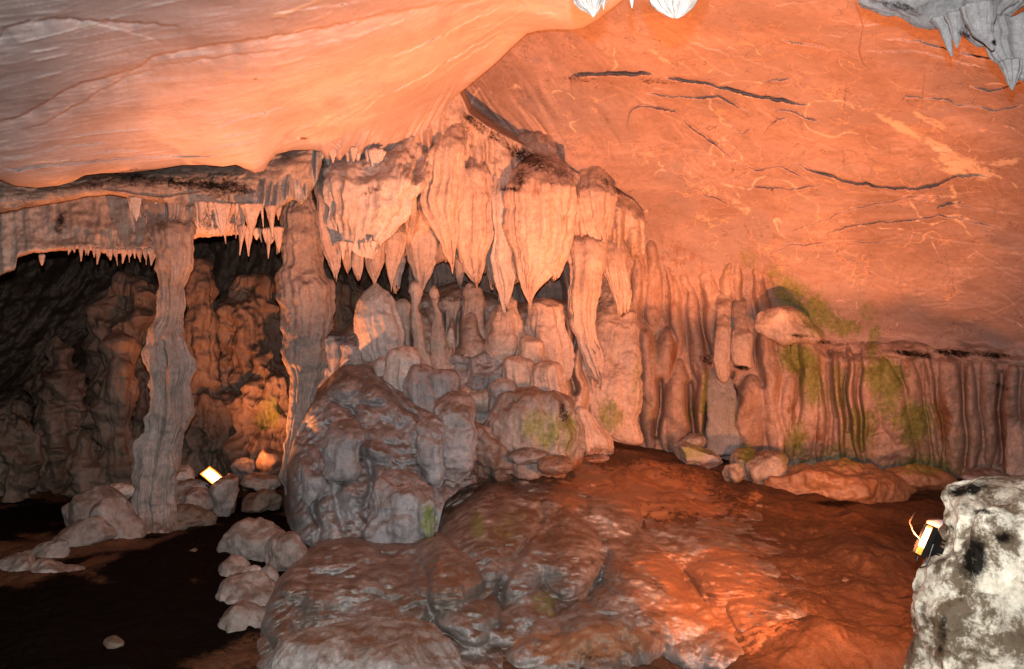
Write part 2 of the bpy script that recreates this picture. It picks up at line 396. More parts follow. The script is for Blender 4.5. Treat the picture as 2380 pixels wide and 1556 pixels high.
# ------------------------------------------------------------------ stains on the rock, with some light and shade painted in
for q in [ # algae (0): right wall and mounds
 (1840,680,60,45,20,0,.75,0,99),(1900,730,70,50,30,0,.85,0,99),(1960,760,50,28,10,0,.8,0,99),(1800,640,22,40,-20,0,.6,0,99),(2010,720,50,30,40,0,.55,0,99),
 (1850,830,55,40,10,0,.95,8,99),(1890,900,40,60,5,0,.85,8,99),(1950,900,30,80,0,0,.75,8,99),(2060,900,60,80,-25,0,.95,8,99),(2120,980,60,70,-25,0,.9,8,99),
 (2000,1000,50,70,0,0,.8,8,99),(1850,1030,40,60,0,0,.8,8,99),(1960,1060,90,40,0,0,.65,8,99),(2150,1080,110,30,5,0,.7,8,99),(2240,1040,70,50,0,0,.45,8,99),(2030,800,18,60,10,0,.7,8,99),
 (1740,600,20,45,-25,0,.5,8,99),(1690,620,14,40,0,0,.4,8,99),(1610,960,28,30,0,0,.6,8,99),(1637,930,9,90,3,0,.8,8,99),(1420,960,35,50,0,0,.75,8,99),(1480,900,16,80,0,0,.5,8,99),
 (1430,800,20,60,0,0,.35,8,99),(1525,800,10,60,0,0,.5,8,99),(1510,960,20,50,0,0,.4,8,99),(1610,1050,40,20,0,0,.75,8,99),(1735,1060,25,30,0,0,.9,8,99),(1700,960,20,70,0,0,.45,8,99),
 (1270,1000,70,50,10,0,.75,7,99),(1320,1010,30,50,0,0,.75,7,99),(995,1205,22,50,0,0,.9,5,99),(1110,1225,22,40,0,0,.75,4,99),(1180,1220,40,60,20,0,.45,4,99),(1270,1400,30,40,0,0,.6,4,99),(1060,980,40,50,0,0,.35,5,99),
 (1310,510,5,14,-10,0,.6,5,99),(1580,500,90,14,25,0,.35,8,99),(630,960,36,60,10,0,.6,8,99),(1120,1390,60,60,0,0,.25,3,99),(1210,805,14,26,0,0,.4,5,99),
 # soot, dark dirt and painted shade (1)
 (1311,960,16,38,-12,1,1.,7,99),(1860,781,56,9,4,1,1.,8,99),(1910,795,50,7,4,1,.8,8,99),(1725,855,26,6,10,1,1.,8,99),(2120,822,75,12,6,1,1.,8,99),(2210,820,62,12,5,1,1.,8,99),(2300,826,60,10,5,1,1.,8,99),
 (1160,325,90,16,38,1,.75,7,11),(1230,370,70,26,30,1,.9,7,11),(1210,420,26,36,10,1,.9,7,11),(1195,440,40,10,0,1,1.,7,11),(1105,285,50,14,35,1,.8,7,11),(1090,320,12,60,-15,1,.55,7,11),(1300,400,80,12,20,1,.55,7,11),
 (1430,440,60,10,38,1,.7,7,11),(870,440,52,14,-25,1,.6,6,11),(320,415,120,22,3,1,.75,5,11),(450,430,110,26,8,1,.9,5,11),(560,440,60,22,10,1,.85,5,11),(240,425,70,22,-8,1,.8,5,11),(500,415,70,14,0,1,.7,5,11),
 (140,520,16,36,15,1,.7,5,11),(470,500,50,26,0,1,.5,5,11),(1350,185,70,9,3,1,.55,7,11),(1530,190,70,12,5,1,.6,6,11),(1640,835,30,14,20,1,.8,8,99),(2330,900,34,9,20,1,.7,8,99),(2240,80,26,14,30,1,.8,2,6),
 (2090,15,50,12,10,1,.8,2,6),(2310,100,14,12,0,1,1.,2,6),(1950,1172,70,10,0,1,.9,7,99),(1405,345,60,12,0,1,.25,7,99),(100,1130,90,90,0,1,.5,6,99),(60,900,110,180,0,1,.55,6,99),(1090,660,120,20,0,1,.5,7,12),(1050,695,60,12,0,1,.7,7,12),  # far left patches: the back chamber's lack of light painted into the rock
 (1290,1115,150,26,5,1,.3,4,9),(1390,1045,70,14,0,1,.5,4,11),(1400,1290,24,60,30,1,.5,4,9),(1380,1520,90,24,0,1,.6,3,9),(2265,1300,50,80,10,1,1.3,2,4),(2330,1250,40,20,10,1,1.1,2,4),(2250,1140,50,16,-10,1,1.2,2,4),(2190,1480,14,60,0,1,.9,2,4),(2290,1190,60,12,0,1,.9,2,4),(2240,1180,30,22,30,1,.7,2,4),(2210,1230,20,14,0,1,.6,2,4),(2310,1150,60,14,15,1,.6,2,4),(2200,1400,20,40,20,1,.4,2,4),(2330,1160,40,30,-30,1,.4,2,4),(2240,1380,20,30,0,1,.7,2,4),
 (1700,1225,24,6,15,1,.8,4,9),(1880,1240,70,24,10,1,.35,4,9),(1990,1230,60,14,0,1,.4,4,9),(1800,1395,60,8,20,1,.6,4,9),(730,775,60,14,0,1,.4,6,9),(1340,880,20,50,0,1,.5,9,12),  # the pair on the right floor paints a cast shadow band
 # pale calcite veins (2)
 (2100,300,90,14,28,2,.9,6,11),(2180,340,90,16,32,2,.9,6,11),(2240,390,90,34,10,2,.95,6,11),(2160,280,60,10,30,2,.7,6,11),(2330,380,60,12,-8,2,.8,6,11),(2215,450,12,50,-12,2,.8,6,11),(1990,250,60,9,12,2,.6,6,11),
 (1545,140,60,8,35,2,.7,6,11),(1480,60,60,7,50,2,.6,6,11),(1600,160,60,6,35,2,.6,6,11),(1620,420,90,22,38,2,.6,6,11),(1720,480,80,16,40,2,.6,6,11),(1500,370,60,30,30,2,.4,6,11),(1330,110,40,8,40,2,.6,6,11),(1390,250,14,60,-25,2,.4,6,11),
 (115,376,70,2.2,-4,2,1.,5,9),(150,255,80,5,-33,2,.6,3,9),(260,215,90,5,-28,2,.5,3,9),(60,230,70,8,0,2,.4,3,9),(330,212,80,6,3,2,.5,3,9),(720,65,60,3,-12,2,.6,3,9),(840,50,80,3,-14,2,.6,3,9),(430,335,90,8,-8,2,.35,4,9),(160,420,60,16,-10,2,.6,4,9),(470,350,70,8,0,2,.3,4,9),
 (1900,950,24,60,0,2,.4,8,99),(2090,950,12,60,-15,2,.45,8,99),(2260,1000,20,80,0,2,.35,8,99),(1560,1290,60,50,30,2,.35,4,9),(1640,1420,50,60,0,2,.35,4,9),(1180,1310,60,60,-20,2,.35,4,9),(850,900,70,50,0,2,.2,5,9),(600,500,50,24,0,2,.5,5,9),
 # rust and painted lamp glow (3)
 (595,183,14,5,-5,3,.9,3,9),(705,322,18,5,0,3,.9,3,9),(1565,830,14,60,10,3,.8,8,99),(1840,960,24,90,0,3,.7,8,99),(1900,1020,16,60,0,3,.7,8,99),(2190,980,24,120,-5,3,.8,8,99),(2330,960,40,130,0,3,.6,8,99),(1780,900,8,100,0,3,.5,8,99),
 (1740,960,24,70,0,3,.5,8,99),(1520,920,14,100,0,3,.6,8,99),(2110,860,10,60,0,3,.5,8,99),(1960,970,6,110,0,3,.6,8,99),(1690,700,90,16,0,3,.3,8,99),(1560,690,24,60,0,3,.5,8,99),(1750,680,10,60,0,3,.4,8,99),(2200,1080,60,26,0,3,.5,8,99),
 (780,760,40,80,0,3,.7,9,99),(820,700,60,40,0,3,.6,9,99),(1260,440,60,40,0,3,.45,7,10),(60,560,60,30,0,3,.3,4,11),(2240,1330,30,10,0,3,.3,2,4)]:  # first two: orange glow of the left floodlight painted behind the columns
    stain_and_light(*q)

for q in [(300,1450,540,190,-10,1,2.,2,9),(420,1300,340,80,-20,1,2.,4,9),(60,1500,400,170,0,1,2.,2,9),(60,1210,180,50,-10,1,2.,5,9),(560,1190,140,50,0,1,2.,6,10),(2080,1240,140,30,6,1,.5,4,9),(2120,1420,60,120,10,1,.45,3,7),(1850,1300,260,150,8,3,.35,4,9),(1500,1140,330,90,8,3,.95,6,10),(1660,1370,230,160,8,3,.95,3,8),(1380,1500,260,70,-5,3,.9,3,6),(1040,1340,100,80,30,3,.5,4,6.6),(1120,1130,110,40,-20,1,.5,5,9)]: stain_and_light(*q)  # soil tones, with lost flash light, shadow band and lamp glow painted in
# ------------------------------------------------------------------ the setting: ceiling, walls, floor
def polyx(pts): 
    p = sorted(pts); return lambda x: np.interp(x, [q[0] for q in p], [q[1] for q in p])

# vaulted ceiling
EDGE = polyx([(-900,640),(-500,540),(-200,455),(0,418),(34,432),(85,437),(135,432),(169,423),(196,408),(237,403),(305,401),(372,393),(423,384),(474,384),(518,388),(548,383),(562,389),(592,403),(613,399),(626,376),(643,359),(677,350),(724,348),
 (745,352),(760,372),(772,358),(790,378),(800,360),(815,372),(830,358),(850,368),(868,352),(889,360),(908,391),(925,372),(950,349),(977,330),(1001,311),(1028,271),(1041,240),(1085,203),(1153,146),(1187,112),(1224,78),(1254,71),(1288,68),(1332,69),(1356,64),(1390,44),(1447,0),(1500,-70),(1640,-240),(1900,-440),(2400,-600)])
ceilY = tps([(0,430,6.6),(135,432,6.8),(400,390,7.2),(600,400,7.3),(677,350,7.5),(850,350,7.9),(1041,240,8.2),(1153,146,7.6),(1224,78,6.9),(1332,69,6.3),(1447,0,5.6),(0,200,5.6),(0,0,4.6),(600,0,4.9),(1000,0,5.4),
 (600,200,6.1),(1000,150,6.9),(-400,400,6.2),(1500,-70,5.2),(1640,-240,4.1),(1900,-440,3.3),(2400,-600,2.7),(600,-700,2.5),(0,-700,2.4),(1500,-700,2.5),(-500,-700,2.2),(-900,600,8.4),(2400,-800,2.3),(700,-330,3.4),(-400,0,4.5),(1200,-330,3.6)])
CEIL_LINES = [([(-60,296),(0,281),(51,267),(135,220),(186,193),(250,174),(305,162),(366,127),(423,115),(541,95),(660,80),(806,51),(869,34),(963,17),(1102,0),(1180,-20)],-.17,40),
 ([(40,300),(100,288),(190,237),(281,184),(366,152),(484,134),(711,107)],-.07,18),
 ([(-30,110),(0,85),(10,64),(51,51),(118,41),(152,42),(305,51),(420,60)],-.14,30),
 ([(150,42),(270,66),(340,85),(380,104)],.018,18),
 ([(484,308),(535,284),(613,262),(668,245)],.035,10),([(821,274),(858,247),(886,223),(950,196),(1001,169),(1024,149),(1058,132),(1163,71),(1268,59)],.05,12),
 ([(896,135),(957,115),(1001,95),(1068,63),(1112,63),(1170,49)],.04,14),([(957,223),(1051,156),(1116,112),(1153,91),(1214,80)],.03,10),
 ([(220,354),(290,350),(325,352)],.03,8),([(620,35),(700,22),(790,12),(860,0)],.03,14),([(727,105),(800,88),(900,60),(960,40)],.025,9),
 ([(1065,60),(1100,45),(1160,22)],.03,8),([(1225,45),(1245,30),(1300,32)],.03,9),([(0,372),(60,362),(140,340),(260,330)],.02,18),([(-60,405),(60,392),(200,380),(330,366),(480,362),(552,360)],.035,20),([(600,300),(680,296),(800,285),(900,262)],.02,22)]
def build_ceiling():
    nu, nv = 860, 420
    px = np.linspace(-900, 2400, nu)
    e = EDGE(px)
    v = np.linspace(0, 1, nv)**1.45
    PX = np.repeat(px[None], nv, 0); PY = e[None]+(np.minimum(-720, e-100)[None]-e[None])*v[:, None]
    Y = ceilY(PX, PY)
    # roll the lip over so that the slab shows a thickness
    Y = Y+.10*np.exp(-np.maximum(PY*0+e[None]-PY, 0)/7.)
    P = W(PX, PY, Y)
    near = np.clip((e[None]-PY)/25, 0, 1)
    d = .10*fbm(P*np.array([.5, .8, 1.]), 3)*near
    d += .016*fbm(P*np.array([1.0, 2.4, 3.]), 3)*near + .003*ridged(P*np.array([1.5, 7, 9.])+.5*fbm(P, 2)[..., None], 3)
    d += step_disp(PX, PY, CEIL_LINES)
    ap = sst(PX, 715, 800)*sst(PX, 1080, 980)*sst(PY, e[None]-90, e[None]-20)     # fluted apron that runs into the draperies
    q = np.stack([PX*.055+PY*.030, PY*.006+PX*.002, 0*PX+4], -1)
    d += ap*.09*billow(q, 2)
    wv = 40*perlin(np.stack([PX*.0022, PY*.003, 0*PX+2], -1))
    fl = PY+.30*PX-45*np.sin((PX-200)*.0035)+wv
    q = np.stack([PX*.0016, fl*.022, 0*PX+6], -1); q3 = np.stack([PX*.006, fl*.075, 0*PX+16], -1)
    c1 = 1-np.abs(perlin(q))/.10; c2 = 1-np.abs(perlin(q3))/.14
    m1 = sst(fbm(np.stack([PX*.006, PY*.010, 0*PX+31], -1), 2), -.05, .35)
    d += near*(.020*np.clip(c1, 0, 1)*m1+.008*np.clip(c2, 0, 1)*(1-m1)+.03*fbm(q*np.array([1, .6, 1]), 2))
    pale = (.62*np.clip(c2, 0, 1)*sst(fbm(np.stack([PX*.010, fl*.02, 0*PX+51], -1), 2), .05, .45)+.45*np.clip(c1, 0, 1)*m1)*near
    Y = Y-d
    P = W(PX, PY, Y)
    back = []                              # rear face of the lip, climbing away
    for k, (dy, dz) in enumerate([(.05, .035), (.15, .13), (.35, .36), (.8, .9), (1.6, 1.8)]):
        q = P[0].copy(); q[:, 1] += dy; q[:, 0] += 0; q[:, 2] += dz+(q[:, 2]-CAMZ)*dy/np.maximum(q[:, 1]-dy, 1)*1.1; back.insert(0, q)
    ext = []
    L = P[-1].copy()
    for yy in (.8, -.5, -2.5, -5.5):
        q = L.copy(); s = np.linspace(-1, 1, nu); q[:, 0] = L[:, 0]+(s*7-L[:, 0])*min(1, (2.5-yy)/5); q[:, 1] = yy; q[:, 2] = 3.9+.15*perlin(q*.7); ext.append(q)
    P = np.concatenate([np.stack(back), P, np.stack(ext)])
    ex = np.zeros(P.shape[:2]+(4,), np.float32); ex[len(back):len(back)+nv, :, 2] = pale
    o = mesh('cave_ceiling', P.reshape(-1, 3), grid_faces(P.shape[0], nu), M_ceil, extra=ex.reshape(-1, 4))
    return tag(o, 'smooth pink and grey limestone ceiling sweeping down to a crest', kind='structure')
build_ceiling()

# domed wall behind and to the right, with its fluted foot
domeY = tps([(1447,0,6.5),(1250,80,7.9),(1150,160,8.7),(1060,250,9.3),(1300,300,9.0),(1300,420,9.5),(1480,480,9.7),(1800,0,5.8),(1800,200,7.6),(1800,400,8.8),(1800,600,9.7),(2380,0,4.9),(2380,200,6.1),(2380,400,7.3),(2380,600,8.4),(2380,780,9.1),
 (1800,780,10.1),(1450,700,10.3),(1450,1000,10.5),(2000,1000,10.1),(2380,1120,9.8),(3000,0,3.5),(3000,600,5.2),(3000,1200,7.0),(1500,-700,3.5),(2380,-700,2.7),(3000,-700,2.2),(1150,-300,5.6),(950,450,9.9),(950,0,8.2),(1000,1150,11),(1600,1150,10.8),(1150,620,10.4),(1600,220,8.2)])
CURV = polyx([(900,420),(1340,420),(1475,474),(1600,565),(1780,600),(1805,690),(1930,800),(2100,790),(2380,808),(3000,830)])
WALL_LINES = [([(1325,178),(1424,174),(1519,173)],.17,34),([(1540,178),(1600,190),(1657,199),(1750,225),(1820,236),(1885,246)],.13,26),([(1499,217),(1563,225),(1630,229),(1668,225),(1713,247),(1750,262)],.08,16),
 ([(1455,300),(1462,262),(1488,246),(1544,255),(1570,259),(1597,289),(1657,334),(1717,382)],.07,18),([(1795,257),(1825,255),(1882,277),(1904,279)],.07,12),([(1773,309),(1807,277),(1829,279)],.05,8),
 ([(1848,379),(1893,401),(1957,422),(2032,435),(2088,441),(2144,439),(2182,431),(2212,412),(2294,411),(2313,397)],.10,18),([(2174,482),(2205,474),(2240,470)],.08,10),
 ([(1900,552),(1938,536),(2013,519),(2107,514),(2182,502),(2257,514),(2350,540)],.05,16),([(2070,252),(2103,225),(2200,232),(2227,244),(2260,236),(2283,208)],.045,10),([(2223,244),(2275,247),(2313,259),(2380,244)],.06,12),
 ([(1600,97),(1638,107),(1694,129),(1710,160)],.035,9),([(1810,92),(1870,105),(1927,114)],.045,10),([(1713,379),(1765,397),(1810,386),(1900,427)],.045,12),([(1732,431),(1837,442),(1919,427)],.05,14),
 ([(1807,544),(1882,525),(1975,487),(2125,456),(2219,457)],.045,12),([(1700,303),(1725,312),(1745,302)],.05,8),([(2250,200),(2305,215),(2380,190)],.05,14),([(1770,600),(1830,572),(1960,560),(2080,565)],.04,16),
 ([(1660,326),(1700,330),(1712,310)],.03,8),([(1560,400),(1640,452),(1720,482)],.04,22),([(1980,440),(2100,455),(2230,480),(2380,500)],.03,12),([(2010,160),(1995,120),(2005,60),(1985,0)],.05,26),([(2050,90),(2130,95),(2250,130),(2380,150)],.04,16),([(2000,120),(2120,118),(2300,160)],.03,9),
 ([(1765,195),(1800,187),(1840,188)],.05,8),([(2380,580),(2200,560),(2060,540)],-.02,20),([(1100,235),(1135,268),(1180,300),(1230,345),(1290,375),(1340,390)],.05,12)]
NMAIN = len(WALL_LINES)
_rc = np.random.default_rng(77)
for _k in range(95):
    x0 = _rc.uniform(1380, 2360); y0 = _rc.uniform(10, 760); n_ = _rc.integers(3, 7); an = _rc.normal(.18, .28) if _rc.random() < .8 else _rc.uniform(.9, 1.9)
    ln = _rc.uniform(14, 46); pts = [(x0, y0)]
    for _ in range(n_):
        an += _rc.normal(0, .22); pts.append((pts[-1][0]+ln*math.cos(an), pts[-1][1]+ln*math.sin(an)))
    if pts[-1][0] < pts[0][0]: pts = pts[::-1]
    if y0 < CURV(x0)-30: WALL_LINES.append((pts, _rc.uniform(.010, .038), _rc.uniform(6, 24)))
def build_dome():
    nu, nv = 1000, 760
    px = np.linspace(950, 3000, nu)[None]; 
    py = np.concatenate([np.linspace(-740, -20, 90, endpoint=False), np.linspace(-20, 1190, nv-90)])[:, None]
    PX = px+0*py; PY = py+0*px
    Y = domeY(PX, PY)
    P = W(PX, PY, Y)
    cv = CURV(PX)+perlin(np.stack([PX*.02, PY*.02, 0*PX], -1))*16
    low = sst(PY-cv, -8, 26)
    up = 1-low
    d = .07*fbm(P*.8, 3)+.035*fbm(P*np.array([1.0, 1.0, 2.2])+30, 3)*up+.022*fbm(P*np.array([1.4, 1.4, 3.]), 4)*up + .005*ridged(P*np.array([2, 2, 6.])+.6*fbm(P, 2)[..., None], 4)*up
    d += 1.4*step_disp(PX, PY, WALL_LINES[:NMAIN])+.85*step_disp(PX, PY, WALL_LINES[NMAIN:])
    # diagonal ribs on the upper left of the dome
    rb = sst(PX, 1600, 1250)*sst(PY, 60, 140)*sst(PY, 460, 300)
    q = np.stack([(PX-1100)*.034-(PY)*.022, (PX+PY)*.003, 0*PX+8], -1)
    d += rb*.05*(billow(q*.8+.9*fbm(P*.6, 2)[..., None], 2)*sst(fbm(P*.9+60, 2), -.4, .4))
    # flutes of the lower wall
    wx = P[..., 0]+.14*fbm(P*np.array([.9, .9, .7]), 3)
    q = np.stack([wx*2.6, 0*wx+1.7, P[..., 2]*.28], -1)
    q2 = np.stack([wx*7.5, 0*wx+4.7, P[..., 2]*.55], -1)
    damp = sst(PX, 2900, 1900)*.6+.4
    gl = low*sst(PY-cv, 0, 260)
    d += gl*damp*(1-.75*sst(PX, 1380, 1480))*(.20*billow(q, 2)+.06*billow(q2, 2))+low*(.045*fbm(P*3.5, 4)+.008*fbm(P*np.array([14, 14, 5.]), 3))
    d += low*(.02+.13*np.exp(-np.maximum(PY-cv-10, 0)/30.))*sst(PX, 1900, 2000)
    Y = Y-d
    # hollow behind the hanging draperies so that they stand clear
    P = W(PX, PY, Y)
    ext = []
    ex = np.zeros(P.shape[:2]+(4,), np.float32)
    wq = P+.5*fbm(P*.9, 3)[..., None]
    v1 = np.clip(1-np.abs(perlin(wq*np.array([.9, .9, 1.3])))/.042, 0, 1)*sst(fbm(P*.7+40, 2), -.1, .3)
    v2 = np.clip(1-np.abs(perlin(wq*np.array([1.9, 1.9, 3.2])+9))/.035, 0, 1)*sst(fbm(P*1.1+70, 2), 0., .4)
    v3 = np.clip(1-np.abs(perlin(wq*np.array([1.5, 1.5, 3.6])+19))/.022, 0, 1)*sst(fbm(P*.8+90, 2), 0., .35)
    ex[..., 2] = np.maximum(v1, v2)*.62*up; ex[..., 1] = v3*.62*up; ex[..., 3] = v2*0+.42*sst(fbm(P*1.3+120, 3), .2, .6)*low
    L = P[:, -1].copy()
    for k, yy in enumerate((2.0, 0, -3., -6.)):
        q = L.copy(); q[:, 1] = np.minimum(q[:, 1], yy); q[:, 0] = np.maximum(q[:, 0], 5.6+.2*k); ext.append(q)
    P = np.concatenate([P, np.stack(ext, 1)], 1); ex = np.concatenate([ex, np.zeros((ex.shape[0], len(ext), 4), np.float32)], 1)
    o = mesh('cave_wall', P.reshape(-1, 3), grid_faces(P.shape[0], P.shape[1]), M_wall, extra=ex.reshape(-1, 4))
    return tag(o, 'domed orange pink rock wall with cracks above a green stained fluted foot', kind='structure')
build_dome()

# chamber wall at the back left
backY = tps([(-500,400,14.5),(-500,1250,8.9),(0,560,14.),(0,900,11.5),(0,1210,8.4),(250,560,13),(250,850,11.2),(250,1180,9),(450,560,12.5),(480,900,11),(480,1120,9.9),(650,560,12),(650,900,11),(640,1110,9.8),(850,560,11.6),(850,800,11),(850,1000,11),(1100,500,11),(1100,800,11),(1500,600,11),(1500,1000,11.2),(1000,300,10.8),(400,300,11)])
def build_back():
    nu, nv = 620, 430
    px = np.linspace(-700, 1560, nu)[None]; py = np.linspace(250, 1330, nv)[:, None]
    PX = px+0*py; PY = py+0*px
    Y = backY(PX, PY); P = W(PX, PY, Y)
    wx = P[..., 0]+.2*fbm(P*.8, 3)
    d = .55*fbm(P*np.array([.55, .5, .4])+3, 3)+.28*billow(P*np.array([1.1, 1, .55])+1, 3)
    d += .14*billow(np.stack([wx*3.2, 0*wx, P[..., 2]*.6], -1), 3)+.05*billow(P*4., 2)+.01*fbm(P*12, 3)
    P = W(PX, PY, Y-d)
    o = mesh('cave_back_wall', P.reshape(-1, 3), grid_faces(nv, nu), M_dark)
    return tag(o, 'dark lumpy rock wall of the chamber behind the columns', kind='structure')
build_back()

# the ground: one terrain sheet
GC = []
for (a, b, Y) in [(0,1556,4.2),(300,1556,4.2),(600,1556,4.2),(0,1400,5.2),(300,1400,5.2),(300,1290,6.3),(550,1290,6.4),(0,1230,7.2),(500,1200,7.8),(650,1180,8.2),(450,1120,9.2),(600,1110,9.6),(200,1190,8.3),
    (1300,1062,8.7),(1150,1085,8.3),(1500,1045,9.9),(1450,1035,9.7),(1700,1110,8.8),(1750,1250,6.6),(1850,1400,5.2),
    (1900,1300,6.2),(1950,1400,5.2),(2100,1450,4.8),(1900,1200,7.7),(2100,1200,7.8),(2200,1140,9.2),(2380,1150,9.0),(2380,1300,6.4),(1800,1130,9.0),(1900,1556,4.15),(2380,1556,4.15),(1850,1500,4.5)]:
    p = W(a, b, Y); GC.append((p[0], p[1], p[2]))
GC += [(-1.6,4.4,-.12),(-.5,4.4,-.12),(.5,4.4,-.12),(1.2,4.5,-.1),(-1.3,5.5,-.1),(-.3,5.5,-.1),(.6,5.5,-.1),(1.3,5.4,-.05),(-1,6.5,-.1),(0,6.6,0),(.8,6.7,.1),(.2,7.6,.3),(-6,3,.0),(6,3,.05),(-6,-3,0),(0,-3,0),(6,-3,0),(-8,9,.1),(9,9,.2),(0,2,0.),(0,12,.3),(-7,12,.2),(7,12,.2),(-2,2.5,0),(2,2.5,0)]
groundZ = tps(GC)
def build_ground():
    nu, nv = 900, 640
    s = np.linspace(-1.15, 1.25, nu)[None]
    Y = np.concatenate([np.linspace(-5, 2.6, 20, endpoint=False), 2.6*(13/2.6)**(np.linspace(0, 1, nv-20))])[:, None]
    X = s*np.maximum(Y, 4.2)+0*Y; Yg = Y+0*s
    Z = groundZ(X, Yg)
    P = np.stack([X, Yg, Z], -1)
    m = sst(X, -1.2, .2)*sst(Yg, 9.5, 8)*sst(Yg, 3, 4.5)
    q = P*np.array([1, 1, 0])
    h = .10*fbm(q*.9+2, 3)*m+.05*billow(q*np.array([1.6, 1.2, 0])+5, 3)*m
    h += .035*fbm(q*3.1, 4)+.006*ridged(q*7, 3)+.006*fbm(q*26, 3)
    # path sunk out of view, its lip shaped to block the low floodlight beam
    P[..., 2] += h-.42*sst(Yg, 4.18, 3.95)-.14*sst(X, 1.4, 1.7)*sst(Yg, 4.6, 4.2)
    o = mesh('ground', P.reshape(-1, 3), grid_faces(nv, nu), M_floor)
    return tag(o, 'trodden brown earth and rock floor of the cave rising into a broad mound', kind='structure')
build_ground()
# ------------------------------------------------------------------ rock shelves: a front face that rolls under and back
def slab(name, label, cat, top, bot, mat, x0, x1, Yt, Yb, thick=.8, bulge=.15, flute=0., ff=.05, lump=.06, bil=0., group=None, step=3., kind=None, rise=.25, lipj=0., steps=None, fl_from=0.):
    SEED[0] += 1; sd = SEED[0]*2.9
    nu = int(min(900, (x1-x0)/step)); px = np.linspace(x0, x1, nu)
    T = polyx(top)(px); B = polyx(bot)(px)
    if lipj: B = B+lipj*(perlin(np.stack([px*.06, px*0+sd, px*0], -1))+.6*perlin(np.stack([px*.16, px*0+sd, px*0], -1)))
    Yt = polyx(Yt)(px) if isinstance(Yt, list) else px*0+Yt
    Yb = polyx(Yb)(px) if isinstance(Yb, list) else px*0+Yb
    k = 12
    Yt = smooth1(Yt, min(k, nu//6)); Yb = smooth1(Yb, min(k, nu//6))
    nv = int(np.clip((B-T).max()/step, 20, 260)); v = np.linspace(0, 1, nv)[:, None]
    PX = px[None]+0*v; PY = T[None]+(B-T)[None]*v
    Y = Yt[None]+(Yb-Yt)[None]*v-bulge*np.sin(np.pi*v)
    Y = Y+.10*np.exp(-(B[None]-PY)/5.)
    P = W(PX, PY, Y)
    d = lump*fbm(P*np.array([1.6, 1.6, 2.2])+sd, 4)+.007*fbm(P*11+sd, 3)
    if bil: d = d+bil*billow(P*3.2+sd, 3)
    if flute:
        q = np.stack([PX*ff+sd+.5*fbm(P*1.2, 2), PY*ff*.10, 0*PX], -1)
        d = d+flute*1.4*billow(q, 2)*sst(v, fl_from, fl_from+.25)
    if steps: d = d+step_disp(PX, PY, steps)
    P = W(PX, PY, Y-d)
    under = []
    for f in (.08, .25, .6, 1.):
        q = P[-1].copy(); t = thick*f; q[:, 2] = CAMZ+(q[:, 2]-CAMZ)*(q[:, 1]+t)/q[:, 1]+rise*t*np.sign(.01+(B.mean() < 778)); q[:, 0] = q[:, 0]*(q[:, 1]+t)/q[:, 1]; q[:, 1] += t; under.append(q)
    over = []
    for f in (1., .5, .1):
        q = P[0].copy(); q[:, 1] += thick*f; q[:, 2] += .4*f*thick; over.append(q)
    P = np.concatenate([np.stack(over), P, np.stack(under)])
    V = P.reshape(-1, 3); n, m = P.shape[:2]
    o = mesh(name, V, grid_faces(n, m), mat)
    me = o.data
    return tag(o, label, cat, group, kind)

B_ = 'rock shelf'
slab('rock_shelf', 'soot blackened rock shelf tucked under the pink ceiling edge at left', B_,
     [(-700,400),(0,400),(85,420),(170,408),(237,388),(400,370),(548,365),(640,340),(724,330)],
     [(-700,640),(-300,545),(0,495),(85,478),(150,468),(200,457),(260,452),(300,460),(340,468),(380,474),(430,480),(500,482),(540,476),(570,480),(620,470),(660,478),(724,440)], M_soot, -700, 724,
     [(-700,7.6),(0,7.15),(400,7.75),(724,7.9)], [(-700,7.3),(0,6.9),(300,7.2),(500,7.35),(724,7.7)], thick=.9, bulge=.12, lump=.09, bil=.03, rise=.3, lipj=2,
     steps=[([(240,440),(300,448),(380,458),(420,452),(470,446)],.07,14),([(30,432),(120,440),(200,428)],.04,10)])
slab('recessed_rock_face', 'orange streaked recessed rock face between the sooty shelf and the dark hollow', 'rock face',
     [(-700,600),(-300,520),(0,470),(150,450),(300,445),(560,460)],
     [(-700,720),(-60,655),(0,640),(36,628),(40,600),(60,592),(110,586),(180,580),(240,588),(300,592),(340,584),(372,590),(430,560),(470,552),(530,548),(560,545)], M_drape, -700, 560,
     [(-700,7.9),(0,7.6),(300,7.85),(560,8.1)], [(-700,7.6),(0,7.3),(250,7.6),(560,7.95)], thick=1.4, bulge=-.06, flute=.03, ff=.03, lump=.08, bil=.02, rise=.30, lipj=3)
slab('rock_curtain', 'grey pleated rock curtain with a ragged hem left of the big white drapery', 'rock curtain',
     [(560,395),(600,385),(640,350),(690,338),(750,336)],
     [(560,470),(585,478),(605,486),(620,480),(640,494),(655,480),(668,466),(675,462),(690,468),(702,478),(716,462),(728,440),(738,420),(750,380)], M_stone, 572, 748,
     [(572,7.75),(748,7.9)], [(572,7.35),(650,7.4),(748,7.8)], thick=.35, bulge=.05, flute=.07, ff=.055, lump=.04, rise=.2, lipj=5, step=2.2)
slab('central_drapery_mass', 'broad orange flowstone mass fanning out below the ceiling crest', 'flowstone',
     [(930,330),(960,300),(1000,260),(1041,232),(1068,214),(1089,262),(1130,292),(1180,320),(1221,340),(1280,366),(1339,402),(1400,425),(1475,468),(1500,500)],
     [(930,600),(1000,620),(1060,600),(1130,640),(1200,660),(1300,620),(1400,600),(1500,600)], M_drape, 932, 1498,
     [(932,8.3),(1041,8.4),(1200,8.8),(1339,9.2),(1498,9.6)], [(932,9.1),(1100,9.2),(1300,9.3),(1498,9.75)], thick=.7, bulge=.22, flute=.10, ff=.028, lump=.08, bil=.03, rise=.1, lipj=10, step=2.4)

